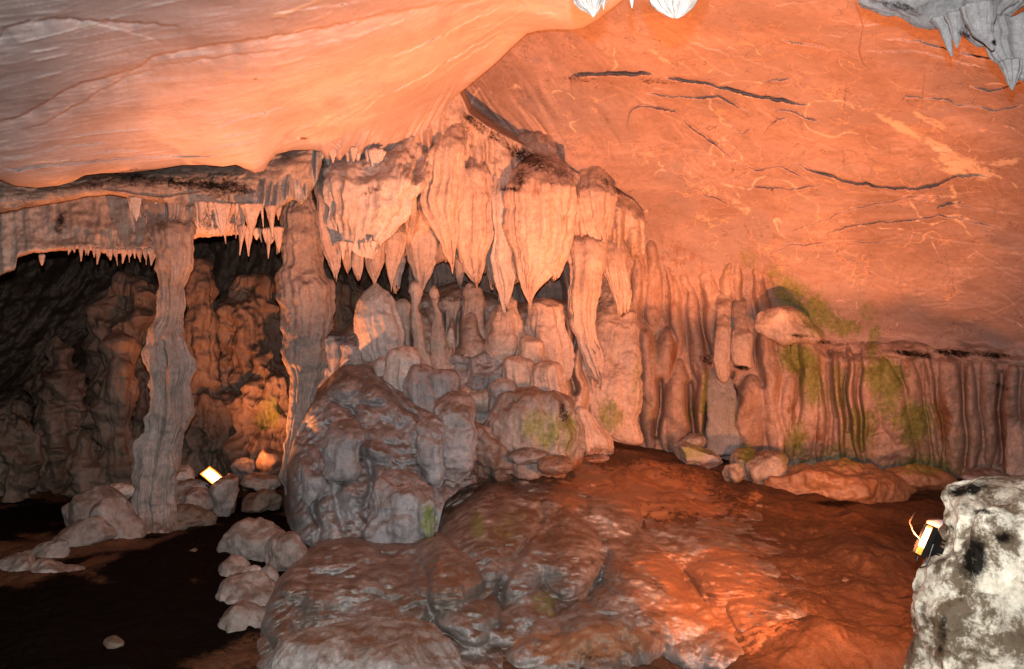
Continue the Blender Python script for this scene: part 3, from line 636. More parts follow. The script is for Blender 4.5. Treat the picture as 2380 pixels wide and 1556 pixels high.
def relief(name, label, cat, top, bot, x0, x1, ctrl, bumps, mat, grooves=(), edge=26, edged=.5, thick=.9, lump=.04, bil=.03, bk=2.4, step=2.4, fine=.008, hs=1., warp=22):
    SEED[0] += 1; sd = SEED[0]*2.9
    nu = int((x1-x0)/step); px = np.linspace(x0, x1, nu); T = polyx(top)(px); Bo = polyx(bot)(px)
    T = smooth1(T, 5); Bo = smooth1(Bo, 5)
    T = T+4*perlin(np.stack([px*.03, px*0+sd, px*0], -1))+2*perlin(np.stack([px*.09, px*0+sd, px*0], -1))
    nv = int((Bo-T).max()/step); v = np.linspace(0, 1, nv)[:, None]
    PX = px[None]+0*v; PY = T[None]+(Bo-T)[None]*v
    f = ctrl if callable(ctrl) else tps(ctrl); wx = PX+warp*perlin(np.stack([PX*.012, PY*.012, 0*PX+sd], -1)); wy = PY+warp*perlin(np.stack([PX*.012, PY*.012, 0*PX+sd+5], -1))
    Y = f(PX, PY)
    d = 0*Y
    for (cx, cy, rx, ry, ang, h) in bumps:
        A_ = math.radians(ang); dx = wx-cx; dy = wy-cy
        u = (dx*math.cos(A_)+dy*math.sin(A_))/rx; w_ = (-dx*math.sin(A_)+dy*math.cos(A_))/ry
        g = np.clip(1-u*u-w_*w_, 0, 1)**.62*h*hs
        d = np.sqrt(d*d+g*g+1e-9)*.35+np.maximum(d, g)*.65
    for (pts, h, w_) in grooves:
        p = np.array(pts, float)
        dist = np.full(PX.shape, 1e9)
        for q in range(len(p)-1):
            ab = p[q+1]-p[q]; tt = np.clip(((wx-p[q][0])*ab[0]+(wy-p[q][1])*ab[1])/(ab@ab), 0, 1)
            dist = np.minimum(dist, np.hypot(wx-p[q][0]-tt*ab[0], wy-p[q][1]-tt*ab[1]))
        d = d-h*np.exp(-(dist/w_)**2)
    P = W(PX, PY, Y)
    d = d+lump*1.2*fbm(P*1.7+sd, 3, .42)+bil*billow(P*bk+sd, 3, .45)+fine*fbm(P*np.array([13, 13, 9])+sd, 3)
    e = np.minimum(np.minimum(PX-x0, x1-PX), (PY-T[None]))
    roll = edged*(1-np.sqrt(np.clip(1-(1-np.clip(e/edge, 0, 1))**2, 0, 1)))
    side = np.minimum(PX-x0, x1-PX); roll = roll+.9*(1-np.clip(side/(edge*.6), 0, 1))**2
    P = W(PX, PY, Y-d+roll)
    over = []
    for q in (1., .5, .12):
        z = P[0].copy(); z[:, 1] += thick*q; z[:, 2] -= .5*q*q*thick; over.append(z)
    P = np.concatenate([np.stack(over), P])
    o = mesh(name, P.reshape(-1, 3), grid_faces(P.shape[0], nu), mat)
    return tag(o, label, cat)

ft = dict(capt=6, capb=3, smooth=2)
# ---- columns
form('column', 'tall pinched rock column with a spreading top at the left, beside the hidden floodlight', 'column', 7.3,
  [(450,325,480,7.6),(470,338,462,7.55),(495,348,450,7.5),(520,352,446,7.45),(545,355,443),(575,363,445),(606,364,445),(640,366,440),(672,368,431),(676,366,435),(700,367,431),(741,367,423),(775,345,421),(809,339,432),(843,340,446),(877,344,437),(928,347,430),(960,342,430),(1001,334,424),(1045,319,416),(1090,319,408),(1133,318,398),(1177,311,400),(1235,314,408,7.1),(1262,322,398,7.0),(1280,335,385,7.0)],
  M_col, thick=.85, flutes=.20, fk=2.6, fz=.5, lump=.05, bil=.03, capt=4, capb=20, step=2.2)
form('column', 'thick pale rock column with a swollen middle and a lamp lit left edge', 'column', 7.9,
  [(440,664,724,8.0),(465,662,724),(505,652,743),(560,651,748),(600,650,748),(620,647,747),(645,638,746),(655,641,752),(667,644,764),(690,648,771),(708,653,773),(741,659,768),(775,664,763),(809,663,752),(843,667,747),(877,673,742),(928,677,725),(975,672,722),(1022,660,716),(1068,653,712),(1110,652,706),(1133,662,702),(1160,668,700),(1190,672,698)],
  M_col, thick=.8, flutes=.16, fk=2.4, fz=.45, lump=.05, bil=.03, capt=4, capb=14, step=2.2)
form('column', 'slim dark ringed column standing in shadow between the two pale columns', 'column', 9.6,
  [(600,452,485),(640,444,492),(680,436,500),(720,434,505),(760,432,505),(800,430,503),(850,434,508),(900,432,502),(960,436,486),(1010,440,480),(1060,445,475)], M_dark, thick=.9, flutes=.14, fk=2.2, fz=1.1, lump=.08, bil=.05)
form('flowstone_pillar', 'reddish fluted flowstone pillar left of the tall pinched column', 'flowstone pillar', 8.3,
  [(762,262,282),(790,248,298),(825,240,312),(850,236,318),(900,222,318),(950,225,305),(1000,228,312),(1050,228,318),(1100,236,322),(1140,240,322),(1170,245,320)], M_dark, thick=.75, flutes=.22, fk=2.6, fz=.4, lump=.13, bil=.05, bk=2.5, ffade=.3)
for (lb, Y, rows) in [
  ('dark rounded flowstone hump high behind the pinched column', 9.9, [(640,285,330),(670,250,370),(720,225,385),(780,212,385),(860,215,380),(960,225,380),(1080,230,370)]),
  ('small orange knobs of flowstone at the foot of the dark left wall', 8.2, [(1000,178,205),(1015,165,225),(1050,158,232),(1100,155,240),(1150,160,240)]),
  ('knobbly dark flowstone tower at the far left', 9.2, [(780,120,140),(820,105,160),(900,90,185),(1000,80,190),(1100,75,190),(1190,70,180)]),
  ('low dark flowstone bump beside the left picture edge', 8.9, [(930,20,60),(960,0,85),(1050,-20,95),(1150,-30,100),(1210,-30,95)]),
  ('tall shadowy flowstone hump at the back of the chamber', 10.0, [(640,555,600),(670,530,630),(720,515,655),(780,510,665),(860,512,668),(960,505,670),(1080,500,670)]),
  ('leaning green tinged rock bulge behind the swollen column', 9.3, [(815,610,650),(860,585,672),(920,570,690),(980,548,700),(1040,530,700),(1090,520,700),(1130,515,690)]),
  ('brown bulge of rock above the glowing left floodlight', 9.6, [(900,430,520),(950,420,550),(1010,415,560),(1060,415,545),(1110,415,530)]),
  ('orange lit hump in the gap between the swollen column and the stalagmites', 9.8, [(655,790,830),(680,765,850),(730,755,860),(800,752,860),(860,750,860)])]:
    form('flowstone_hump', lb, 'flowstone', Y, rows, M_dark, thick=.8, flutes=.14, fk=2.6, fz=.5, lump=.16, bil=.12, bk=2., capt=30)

# ---- draperies hanging in the middle, near to far
D = [
 ('great pale drapery with a scooped front and broken hem', 7.85, [(300,840,1000,8.8),(325,800,1010,8.7),(350,758,1004,8.5),(375,756,994,8.25),(403,760,988,8.05),(437,764,976),(471,766,955),(505,768,944),(521,769,932),(538,771,921),(555,774,905),(566,780,894),(574,800,889),(580,870,884)], M_pale, dict(thick=.5, flutes=.30, fk=1.2, fz=.2, lump=.05, bil=.03, capb=3, capt=14, sq=2.4, root=0, em=0)),
 ('slender drapery tapering to a hook left of the great pale one', 7.9, [(440,728,760),(470,736,768),(520,737,772),(555,742,787),(590,753,795),(615,766,794),(632,775,786),(640,779,782)], M_drape, {}),
 ('short stubby drapery under the broken hem of the great pale one', 8.1, [(560,820,850),(592,816,845),(620,817,844),(632,822,840),(643,831,834)], M_drape, {}),
 ('pointed drapery touching the tallest bulbous stalagmite', 8.2, [(550,840,900),(575,845,895),(610,850,893),(635,858,884),(648,866,876),(660,869,872)], M_drape, {}),
 ('leaning drapery right of the one touching the stalagmite', 8.5, [(530,890,945),(570,893,940),(610,895,930),(635,902,920),(652,908,914),(662,909,912)], M_drape, {}),
 ('leaf shaped drapery with a raised middle rib', 8.9, [(470,940,985),(500,938,1000),(540,935,1018),(580,940,1023),(610,948,1016),(635,960,1000),(650,972,990),(660,980,984)], M_drape, dict(flutes=.22)),
 ('long folded drapery ending in a small nub over the dark gap', 8.35, [(250,1040,1066,8.5),(300,1020,1075,8.45),(360,998,1085),(420,985,1085),(470,969,1080),(500,985,1072),(530,1004,1070),(550,1018,1066),(575,1026,1060),(592,1040,1056),(602,1047,1054)], M_drape, dict(flutes=.28, fk=1.7)),
 ('broad orange drapery with a split pointed hem', 8.6, [(330,1060,1120,8.7),(403,1045,1140),(470,1050,1150),(520,1052,1146),(560,1058,1140),(590,1066,1132),(612,1075,1128),(626,1090,1122),(637,1106,1114)], M_drape, dict(flutes=.2, fk=2.4)),
 ('narrow grey white drapery beside the biggest orange one', 8.55, [(400,1150,1185),(440,1148,1190),(480,1145,1192),(540,1146,1190),(600,1140,1190),(640,1150,1200),(668,1160,1192),(690,1166,1184),(702,1172,1178)], M_pale, dict(flutes=.18)),
 ('biggest orange drapery tapering to a low point', 8.45, [(360,1205,1290,8.8),(390,1190,1325,8.6),(437,1180,1335),(500,1180,1335),(550,1184,1330),(590,1192,1318),(618,1200,1300),(630,1204,1280),(645,1210,1262),(660,1217,1248),(674,1226,1240),(684,1231,1235)], M_drape, dict(flutes=.16, fk=2.2, thick=.6)),
 ('rounded lobe at the right flank of the biggest orange drapery', 8.5, [(480,1285,1340),(530,1278,1336),(570,1272,1328),(600,1275,1318),(620,1280,1308),(631,1288,1300)], M_drape, {}),
 ('small frayed drapery high beside the domed wall', 9.1, [(420,1345,1410),(450,1335,1430),(490,1340,1430),(520,1348,1425),(538,1362,1418),(550,1385,1410)], M_drape, dict(flutes=.25, root=90, em=1., emf=.7)),
 ('long bent drapery reaching down to the swollen green flowstone', 9.0, [(520,1335,1400,9.2),(560,1316,1410),(600,1316,1408),(650,1320,1395),(700,1320,1388),(750,1327,1384),(800,1343,1388),(830,1357,1395),(850,1370,1402),(866,1384,1400)], M_drape, dict(flutes=.28, fk=1.7, root=110, em=1., emf=.6)),
 ('thin drapery strip right of the long bent one', 9.35, [(560,1395,1450),(600,1405,1458),(650,1415,1462),(690,1425,1465),(715,1435,1462)], M_drape, dict(root=110, em=1., emf=.7)),
 ('tiny pointed drapery in the dark gap under the central mass', 9.3, [(600,1055,1080),(640,1060,1078),(660,1066,1072)], M_drape, {}),
 ('small pair of points below the right flank of the biggest drapery', 9.0, [(600,1275,1300),(630,1280,1298),(646,1286,1292)], M_drape, {}),
 ('short curved drapery hidden behind the slender hook', 8.6, [(540,790,830),(590,792,826),(615,800,818),(628,806,811)], M_drape, {}),
 ('drooping grey fold behind the leaning drapery', 9.2, [(470,900,950),(560,900,945),(620,905,938),(660,915,928)], M_grey, {}),
 ('orange fold hanging between the two broad orange draperies', 8.9, [(450,1115,1165),(520,1118,1160),(580,1125,1160),(630,1132,1155),(655,1140,1147)], M_drape, {}),
 ('short pale fold over the dark hollow behind the stalagmites', 9.3, [(560,1150,1185),(640,1155,1180),(700,1160,1176),(716,1166,1171)], M_drape, {}),
]
for (lb, Y, rows, m, kw) in D:
    k = dict(thick=.62, flutes=.30, fk=1.9, fz=.22, lump=.045, capt=10, capb=2, step=1.9, smooth=1.5, root=50, em=.5, emf=.4, hem=.16); k.update(kw)
    form('drapery', lb, 'drapery', Y, rows, m, group='draperies hanging in the middle of the cave', **k)

# ---- stalagmites and lumps of the middle
S = [
 ('tallest bulbous stalagmite with a smooth rounded shoulder', 8.7, [(655,868,876),(664,862,886),(676,846,902),(690,838,910),(705,833,914),(740,823,926),(780,828,934),(820,840,935),(850,845,930)], M_pale, {}),
 ('blunt stalagmite leaning on the tallest bulbous one', 8.9, [(694,925,945),(710,918,952),(760,920,955),(810,930,955),(840,935,955)], M_drape, {}),
 ('stalagmite shaped like a hooded standing figure', 8.7, [(651,958,972),(662,949,982),(680,947,984),(700,953,980),(715,952,974),(760,955,985),(810,960,990),(850,968,1005),(875,985,1020)], M_drape, dict(thick=.9)),
 ('small round headed stalagmite next to the hooded one', 8.75, [(663,1004,1014),(672,997,1021),(684,996,1023),(697,1001,1020),(708,1004,1016),(730,1008,1026),(750,1008,1028),(790,1000,1040),(850,990,1050),(880,1000,1045)], M_drape, dict(thick=.9, flutes=.14)),
 ('flat topped stalagmite with hanging roots around its rim', 9.1, [(682,1032,1066),(690,1024,1076),(700,1024,1078),(720,1030,1072),(745,1036,1064),(780,1042,1062),(840,1050,1070)], M_drape, dict(thick=.9)),
 ('tall orange pillar right of the flat topped stalagmite', 9.0, [(655,1078,1110),(670,1075,1125),(700,1074,1128),(750,1078,1120),(790,1080,1128),(830,1085,1130),(855,1095,1125)], M_drape, {}),
 ('fat cone stalagmite with a pimpled top in the middle', 8.7, [(687,1181,1191),(697,1172,1200),(708,1150,1206),(725,1136,1210),(750,1130,1214),(790,1127,1218),(835,1130,1212),(850,1135,1205)], M_drape, dict(thick=.85)),
 ('split fluted stalagmite standing behind the lumpy mounds', 8.9, [(692,1245,1285),(700,1226,1305),(715,1222,1315),(760,1225,1320),(800,1232,1322),(850,1245,1320),(880,1260,1315)], M_drape, dict(flutes=.34, fk=3)),
 ('thin pale root stalagmite between the hooded figure and the pillar', 8.85, [(760,1045,1052),(790,1036,1056),(820,1030,1054),(850,1030,1050),(870,1035,1045)], M_pale, {}),
 ('swollen rounded stalagmite crowned by a dusty cap beside the pinched drapery', 9.0, [(770,700,790),(790,695,800),(830,692,806),(880,688,800),(940,690,780)], M_grey, dict(thick=.9)),
 ('low knob between the dusty cap and the tallest stalagmite', 8.7, [(786,800,830),(800,786,846),(840,784,850),(880,790,850)], M_grey, dict(thick=.9)),
 ('smooth lit dome at the foot of the tallest stalagmite', 8.2, [(828,880,902),(838,870,912),(860,870,914),(890,876,912)], M_pale, dict(thick=1.)),
 ('broad lit dome in front of the hooded stalagmite', 8.15, [(805,925,958),(816,905,975),(840,896,985),(880,890,985),(920,900,980)], M_pale, dict(thick=1.)),
 ('cluster top lump left of the big green dome', 7.9, [(846,965,1000),(862,950,1020),(890,942,1030),(930,945,1040),(970,955,1040)], M_grey, dict(thick=1.)),
 ('round knob at the right end of the cluster of lumps', 7.85, [(858,1012,1040),(872,1000,1058),(895,1000,1064),(925,1005,1060),(950,1010,1050)], M_grey, dict(thick=1.)),
 ('tallest of the three lit lumps right of the middle', 8.5, [(778,1213,1228),(786,1208,1238),(800,1208,1262),(820,1207,1268),(850,1210,1270),(880,1215,1265)], M_drape, dict(thick=1.)),
 ('middle lit lump with a wrinkled face', 8.3, [(828,1186,1220),(838,1176,1236),(860,1174,1246),(890,1178,1245),(920,1185,1240)], M_drape, dict(thick=1.)),
 ('rightmost lit lump, wrinkled, above the big green dome', 8.2, [(839,1255,1285),(850,1240,1302),(880,1234,1310),(910,1240,1314),(940,1245,1310)], M_drape, dict(thick=1.)),
 ('small round lump left behind the big green dome', 8.0, [(878,1150,1175),(888,1140,1192),(905,1136,1202),(930,1138,1210),(960,1140,1210)], M_grey, dict(thick=1.)),
 ('wide low shoulder of flowstone under the middle stalagmites', 8.75, [(822,1060,1200),(840,1040,1240),(880,1030,1250),(940,1040,1240),(1000,1050,1220)], M_grey, dict(thick=.5, bil=.08)),
]
for (lb, Y, rows, m, kw) in S:
    k = dict(thick=.8, flutes=.13, fk=2.4, fz=.45, lump=.05, bil=.02, bk=3.0, capt=14, capb=10, step=1.9, smooth=2, ffade=.5); k.update(kw)
    form('stalagmite', lb, 'stalagmite', Y, rows, m, group='stalagmites in the middle of the cave', **k)

relief('flowstone_bank', 'pale melted flowstone bank that the middle stalagmites grow out of', 'flowstone',
  [(780,790),(830,740),(900,720),(960,690),(1020,668),(1080,650),(1130,680),(1200,705),(1260,690),(1330,700),(1380,720),(1420,760)],
  [(780,1010),(1420,1010)], 780, 1420,
  [(780,760,9.3),(950,700,9.35),(1100,660,9.35),(1250,700,9.3),(1400,720,9.7),(800,850,8.7),(950,850,8.75),(1100,850,8.8),(1250,850,8.8),(1400,900,9.5),(850,1000,8.4),(1100,1000,8.5),(1300,1000,8.8),(1380,1000,9.5)],
  [(905,770,24,80,0,.2),(935,800,20,70,0,.18),(985,780,22,100,0,.22),(1020,830,24,80,0,.2),(1052,800,16,90,0,.18),(1100,770,26,110,0,.24),(1145,820,22,80,0,.2),(1075,850,24,50,0,.16),(1220,800,20,100,0,.2),(1255,820,16,110,3,.22),(1285,800,14,110,0,.2),(1312,830,16,110,3,.2),
   (1345,860,18,130,0,.22),(1180,890,50,50,0,.2),(1100,920,60,50,0,.2),(1020,920,50,50,0,.2),(940,900,50,50,0,.2),(1380,820,20,110,0,.2),(860,880,50,60,0,.2),(1050,700,40,26,0,.2),(1120,700,30,30,0,.16),(1240,730,40,26,0,.16)],
  M_drape, grooves=[([(1040,730),(1036,800),(1042,860)],.22,7),([(1075,720),(1072,800)],.2,6),([(1128,730),(1126,790)],.2,6),([(1238,760),(1240,860)],.24,6),([(1270,760),(1272,870)],.22,6),([(1300,760),(1302,860)],.18,6),([(1330,740),(1330,900)],.3,9),([(962,700),(966,830)],.18,6),([(1150,850),(1160,880)],.2,8)],
  lump=.07, bil=.05, bk=3.2, edge=26, edged=.3, fine=.012)


# ---- grey hill in front
HL = [
 ('speckled upright bulb on the right shoulder of the grey hill', 7.35, [(908,1030,1075),(920,1008,1095),(945,997,1106),(980,996,1113),(1030,1000,1112),(1080,1010,1100),(1130,1020,1070),(1150,1030,1060)], M_grey, dict(thick=.85)),
 ('narrow streaked bulb leaning on the speckled one', 7.1, [(958,990,1015),(970,976,1032),(1000,970,1042),(1060,974,1044),(1110,990,1040),(1145,1005,1030)], M_grey, dict(thick=.85)),
 ('rounded knob with an orange lit rim on the left of the hill', 6.95, [(974,780,812),(985,766,832),(1005,758,842),(1040,752,841),(1080,752,835),(1120,740,830)], M_grey, dict(thick=.6)),
 ('hanging tongue of stone on the left edge of the hill', 6.95, [(1060,700,750),(1090,694,760),(1130,695,755),(1160,700,740),(1178,710,722)], M_grey, dict(thick=.6)),
 ('big drooping bulb low on the hill above the muddy slope', 6.6, [(1090,900,950),(1105,880,975),(1130,868,990),(1170,860,1000),(1220,856,1000),(1270,856,985),(1310,870,970)], M_grey, dict(thick=.7)),
 ('green tipped egg of stone at the right end of the hill', 6.45, [(1124,975,1000),(1140,966,1012),(1170,962,1017),(1210,966,1016),(1240,975,1014),(1256,988,1006)], M_grey, dict(thick=.8)),
]
for (lb, Y, rows, m, kw) in HL:
    k = dict(thick=.8, em=.3, emf=.45, flutes=.08, fk=2.0, fz=.6, lump=.07, bil=.05, bk=2.4, ffade=.5, capt=18, capb=30, step=2., smooth=2, fine=.016); k.update(kw)
    form('flowstone_bulb' if 'hill rising' not in lb else 'flowstone_hill', lb, 'flowstone', Y, rows, m, **k)
form('domed_boulder', 'big domed rock with a black hole and green algae on its side', 'boulder', 7.9,
  [(897,1215,1270),(903,1190,1296),(915,1165,1316),(935,1145,1330),(960,1130,1338),(1000,1114,1341),(1040,1108,1342),(1075,1105,1342),(1100,1110,1335)], M_hill, thick=.9, flutes=.06, fk=2, fz=1, lump=.08, bil=.03, capt=12)
form('flowstone_shoulder', 'brown shoulder of rock joining the big domed rock to the hill', 'flowstone', 7.6,
  [(975,1060,1120),(1000,1050,1150),(1050,1060,1180),(1085,1080,1190)], M_hill, thick=.8, lump=.1, bil=.05, capt=16)
form('flowstone_shoulder', 'smooth pink shoulder of rock right of the big domed rock', 'flowstone', 8.9,
  [(945,1340,1362),(970,1338,1385),(1000,1338,1405),(1030,1338,1425),(1060,1340,1430)], M_drape, thick=.7, lump=.05, capt=10)

relief('flowstone_hill', 'grey crumpled flowstone hill rising in front of the stalagmites', 'flowstone',
  [(655,1120),(675,1040),(690,985),(705,950),(725,915),(760,880),(800,848),(850,846),(900,872),(940,905),(1000,935),(1060,925),(1095,950),(1112,1000),(1125,1060)],
  [(655,1270),(700,1278),(900,1300),(1005,1300),(1030,1170),(1080,1130),(1125,1120)], 655, 1125,
  [(690,1000,7.7),(800,860,8.1),(700,1250,6.95),(900,900,7.9),(900,1100,7.2),(900,1280,6.7),(1000,950,7.8),(1100,1000,7.9),(1020,1150,7.1),(760,1100,7.2),(1000,1290,6.6),(660,1200,7.4)],
  [(800,905,55,50,0,.22),(870,935,60,55,20,.22),(930,960,50,50,0,.18),(790,1010,60,70,10,.22),(760,960,40,50,0,.18),(870,1020,70,60,30,.22),(930,1040,50,60,0,.18),(720,1100,40,90,5,.20),(765,1180,40,110,0,.20),(820,1120,45,90,12,.16),
   (840,1220,45,80,8,.16),(900,1130,50,60,0,.18),(950,1100,40,70,-8,.18),(980,1020,45,70,0,.2),(1060,980,50,80,0,.2),(700,1200,30,70,0,.18),(905,1230,60,80,0,.2),(745,1040,30,50,0,.12),(850,960,24,24,0,.12),(905,905,24,20,0,.1),(830,1060,28,40,0,.12),(960,1180,40,60,0,.14),(800,1240,24,50,0,.12),(735,1240,26,40,0,.14),(780,870,24,20,0,.1),(830,890,18,16,0,.1),(960,925,26,24,0,.12),(715,1040,20,30,0,.1),(870,1090,24,40,0,.1),(920,1180,20,40,0,.1)],
  M_grey, grooves=[([(880,880),(960,960),(1000,1020)],.10,9),([(740,1120),(730,1260)],.10,8),([(800,1060),(790,1160),(800,1270)],.10,8),([(860,1090),(850,1180),(860,1280)],.08,8),([(700,1010),(760,1060),(840,1070)],.08,9),([(940,1080),(930,1150)],.08,8),([(770,930),(830,960),(840,1000)],.06,7)], lump=.08, bil=.11, bk=3.1, edge=34, edged=.5, fine=.02)
# ---- mounds at the front
relief('rock_mound', 'broad wet mound of grey and orange brown rock filling the middle foreground', 'rock mound',
  [(1000,1330),(1010,1260),(1020,1200),(1035,1150),(1070,1100),(1110,1076),(1150,1066),(1300,1052),(1450,1038),(1560,1062),(1660,1110),(1760,1180),(1860,1290),(1900,1400)],
  [(1000,1640),(1900,1640)], 1000, 1900,
  [(1040,1200,7.1),(1120,1080,8.0),(1300,1058,8.6),(1450,1045,9.3),(1600,1090,8.9),(1100,1180,7.0),(1100,1280,6.15),(1100,1400,5.45),(1200,1130,7.5),(1300,1150,7.2),(1300,1220,6.6),(1300,1320,5.75),(1270,1420,5.15),(1500,1150,7.5),(1500,1250,6.6),(1500,1350,5.6),(1500,1450,4.95),
   (1650,1170,7.7),(1700,1250,6.6),(1700,1350,5.65),(1700,1450,4.95),(1850,1320,5.95),(1880,1450,4.95),(1100,1500,4.85),(1300,1550,4.65),(1000,1300,6.3),(1100,1640,4.3),(1600,1640,4.5),(1600,1550,4.75),(1880,1600,4.55)],
  [(1105,1270,95,105,15,.42),(1075,1370,85,90,20,.30),(1190,1230,80,90,25,.26),(1140,1180,80,50,-10,.18),(1225,1310,55,110,28,.22),(1325,1290,85,105,0,.36),(1300,1200,90,60,0,.20),(1420,1200,80,60,10,.18),(1490,1330,95,110,-10,.40),(1440,1420,60,70,0,.22),(1560,1430,100,80,20,.25),
   (1600,1260,110,70,15,.20),(1700,1330,120,80,20,.22),(1370,1500,190,100,-8,.30),(1220,1420,60,60,0,.18),(1560,1160,110,40,10,.12),(1400,1110,90,34,0,.12),(1250,1100,80,30,0,.10),(1150,1460,80,50,10,.2),(1780,1430,90,60,10,.14),(1640,1520,100,60,0,.2)],
  M_hill, grooves=[([(1265,1170),(1230,1250),(1165,1370)],.10,9),([(1420,1290),(1395,1340),(1370,1400)],.14,12),([(1160,1370),(1150,1450)],.10,12),([(1560,1300),(1590,1380),(1640,1440)],.08,12),([(1020,1330),(1100,1420)],.06,10),([(1400,1250),(1340,1190)],.05,10),([(1800,1395),(1700,1400),(1650,1380)],.06,8)],
  lump=.09, bil=.06, bk=2.6, edge=30, edged=.35, fine=.018, hs=1.12)
relief('rock_mound', 'long muddy rock slope with dirty ledges left of the bottom centre', 'rock mound',
  [(580,1560),(595,1470),(620,1390),(650,1340),(700,1290),(740,1262),(790,1248),(850,1246),(900,1262),(960,1258),(1010,1240),(1050,1255),(1100,1290),(1140,1350),(1170,1410),(1185,1480)],
  [(580,1660),(1185,1660)], 580, 1185,
  [(600,1500,4.85),(650,1350,5.7),(760,1270,6.25),(850,1260,6.3),(960,1270,6.15),(1040,1270,6.0),(700,1400,5.2),(850,1400,5.25),(1000,1400,5.15),(1130,1400,5.2),(650,1560,4.4),(850,1550,4.5),(1050,1550,4.5),(1170,1500,4.8),(850,1330,5.7),(1000,1330,5.6)],
  [(760,1300,70,45,-15,.18),(830,1290,60,40,0,.16),(690,1360,60,60,-30,.22),(660,1450,50,90,0,.20),(740,1400,60,70,-10,.24),(820,1370,70,60,0,.22),(900,1340,60,60,0,.20),(1040,1340,90,95,30,.34),(960,1400,70,50,0,.2),(880,1430,90,50,0,.2),(780,1470,80,50,0,.22),(1090,1440,80,60,10,.22),(1010,1290,40,40,0,.16),(700,1520,60,60,0,.2)],
  M_hill, grooves=[([(960,1290),(990,1350),(1000,1420)],.08,10),([(720,1340),(690,1420),(700,1500)],.06,9),([(770,1350),(850,1330),(920,1380)],.07,9)], lump=.09, bil=.08, bk=2.9, edge=30, edged=.4, fine=.02, hs=1.2)
MD = [
 ('low wet speckled boulder on the bottom edge of the picture', 4.2, [(1438,800,930,4.45),(1452,730,990,4.35),(1480,670,1030,4.25),(1520,620,1070),(1570,570,1100),(1700,560,1110,4.0)], M_hill, dict(thick=.45, bil=.03)),
]
for (lb, Y, rows, m, kw) in MD:
    k = dict(thick=.5, flutes=.03, fk=2.4, fz=.6, lump=.06, bil=.03, bk=2.2, lk=1.7, capt=26, capb=4, step=2.2, smooth=5, fine=.014, ymax=.7); k.update(kw)
    form('rock_mound', lb, 'rock mound', Y, rows, m, **k)

# ---- rocks at left foreground / lamp
RK = [
 ('flat topped grey boulder above the black floor', 600, 1262, 6.5, 150, 90, M_col, {}),
 ('knobbly pale boulder beside the flat topped one', 664, 1290, 6.2, 90, 86, M_col, dict(rot=.4)),
 ('upright grey knob at the left tip of the rock pile', 545, 1340, 6.0, 60, 80, M_col, dict(sharp=.5)),
 ('tiny pale ball of stone on the rock pile', 585, 1334, 5.9, 32, 30, M_pale, dict(sharp=.2)),
 ('small smooth ball of stone right of the tiny pale one', 622, 1342, 5.85, 44, 50, M_col, dict(sharp=.2)),
 ('bright weathered stone at the lowest left of the pile', 500, 1405, 5.7, 84, 56, M_pale, dict(rot=-.6)),
 ('mottled stone lump under the small balls', 575, 1400, 5.6, 130, 120, M_col, {}),
 ('shadowed lower lump of the rock pile', 580, 1480, 5.2, 130, 130, M_col, {}),
 ('grey boulder at the right end of the fallen rocks by the pinched column', 270, 1228, 6.9, 100, 130, M_col, dict(rot=.3)),
 ('long slanting slab of fallen rock at left', 175, 1262, 6.7, 190, 76, M_col, dict(rot=.5, thick=.5)),
 ('upper block of the fallen rocks at left', 215, 1195, 7.2, 130, 110, M_col, dict(rot=.4)),
 ('pinkish low rock in the fallen pile', 95, 1300, 6.3, 130, 60, M_col, dict(rot=.45, thick=.5)),
 ('lowest slab of the fallen pile beside the black floor', 120, 1338, 5.9, 150, 56, M_col, dict(rot=.12, thick=.5)),
 ('rock at the left picture edge trailing off the fallen pile', 20, 1330, 5.9, 110, 50, M_col, dict(rot=.35, thick=.5)),
 ('small orange topped stone wedged left of the pinched column', 285, 1145, 7.8, 64, 40, M_drape, {}),
 ('rounded orange stone right behind the pinched column', 420, 1108, 8.5, 50, 46, M_drape, {}),
 ('grey wedge stone lying in front of the left floodlight', 444, 1138, 8.0, 96, 40, M_col, dict(rot=.15)),
 ('dark stone under the grey wedge', 448, 1172, 7.8, 90, 60, M_col, {}),
 ('leaning brown stone propping the left floodlight', 518, 1158, 7.9, 66, 100, M_hill, dict(rot=-.3)),
 ('sharp rock block right of the left floodlight', 575, 1090, 8.6, 50, 44, M_col, {}),
 ('orange rimmed rock block against the swollen column', 628, 1080, 8.5, 56, 60, M_dark, {}),
 ('flat dark stone under the two blocks near the swollen column', 600, 1122, 8.3, 80, 36, M_col, dict(rot=-.1)),
 ('dark boulder at the foot of the pinched column', 445, 1210, 7.4, 90, 60, M_dark, {}),
 ('low shadowed stone beneath the flat dark one', 610, 1165, 8.0, 90, 46, M_dark, {}),
]
for (lb, x, y, Y, w, h, m, kw) in RK:
    rock('boulder', lb, 'boulder', x, y, Y, w, h, m, lump=.05, fine=.014, **kw)

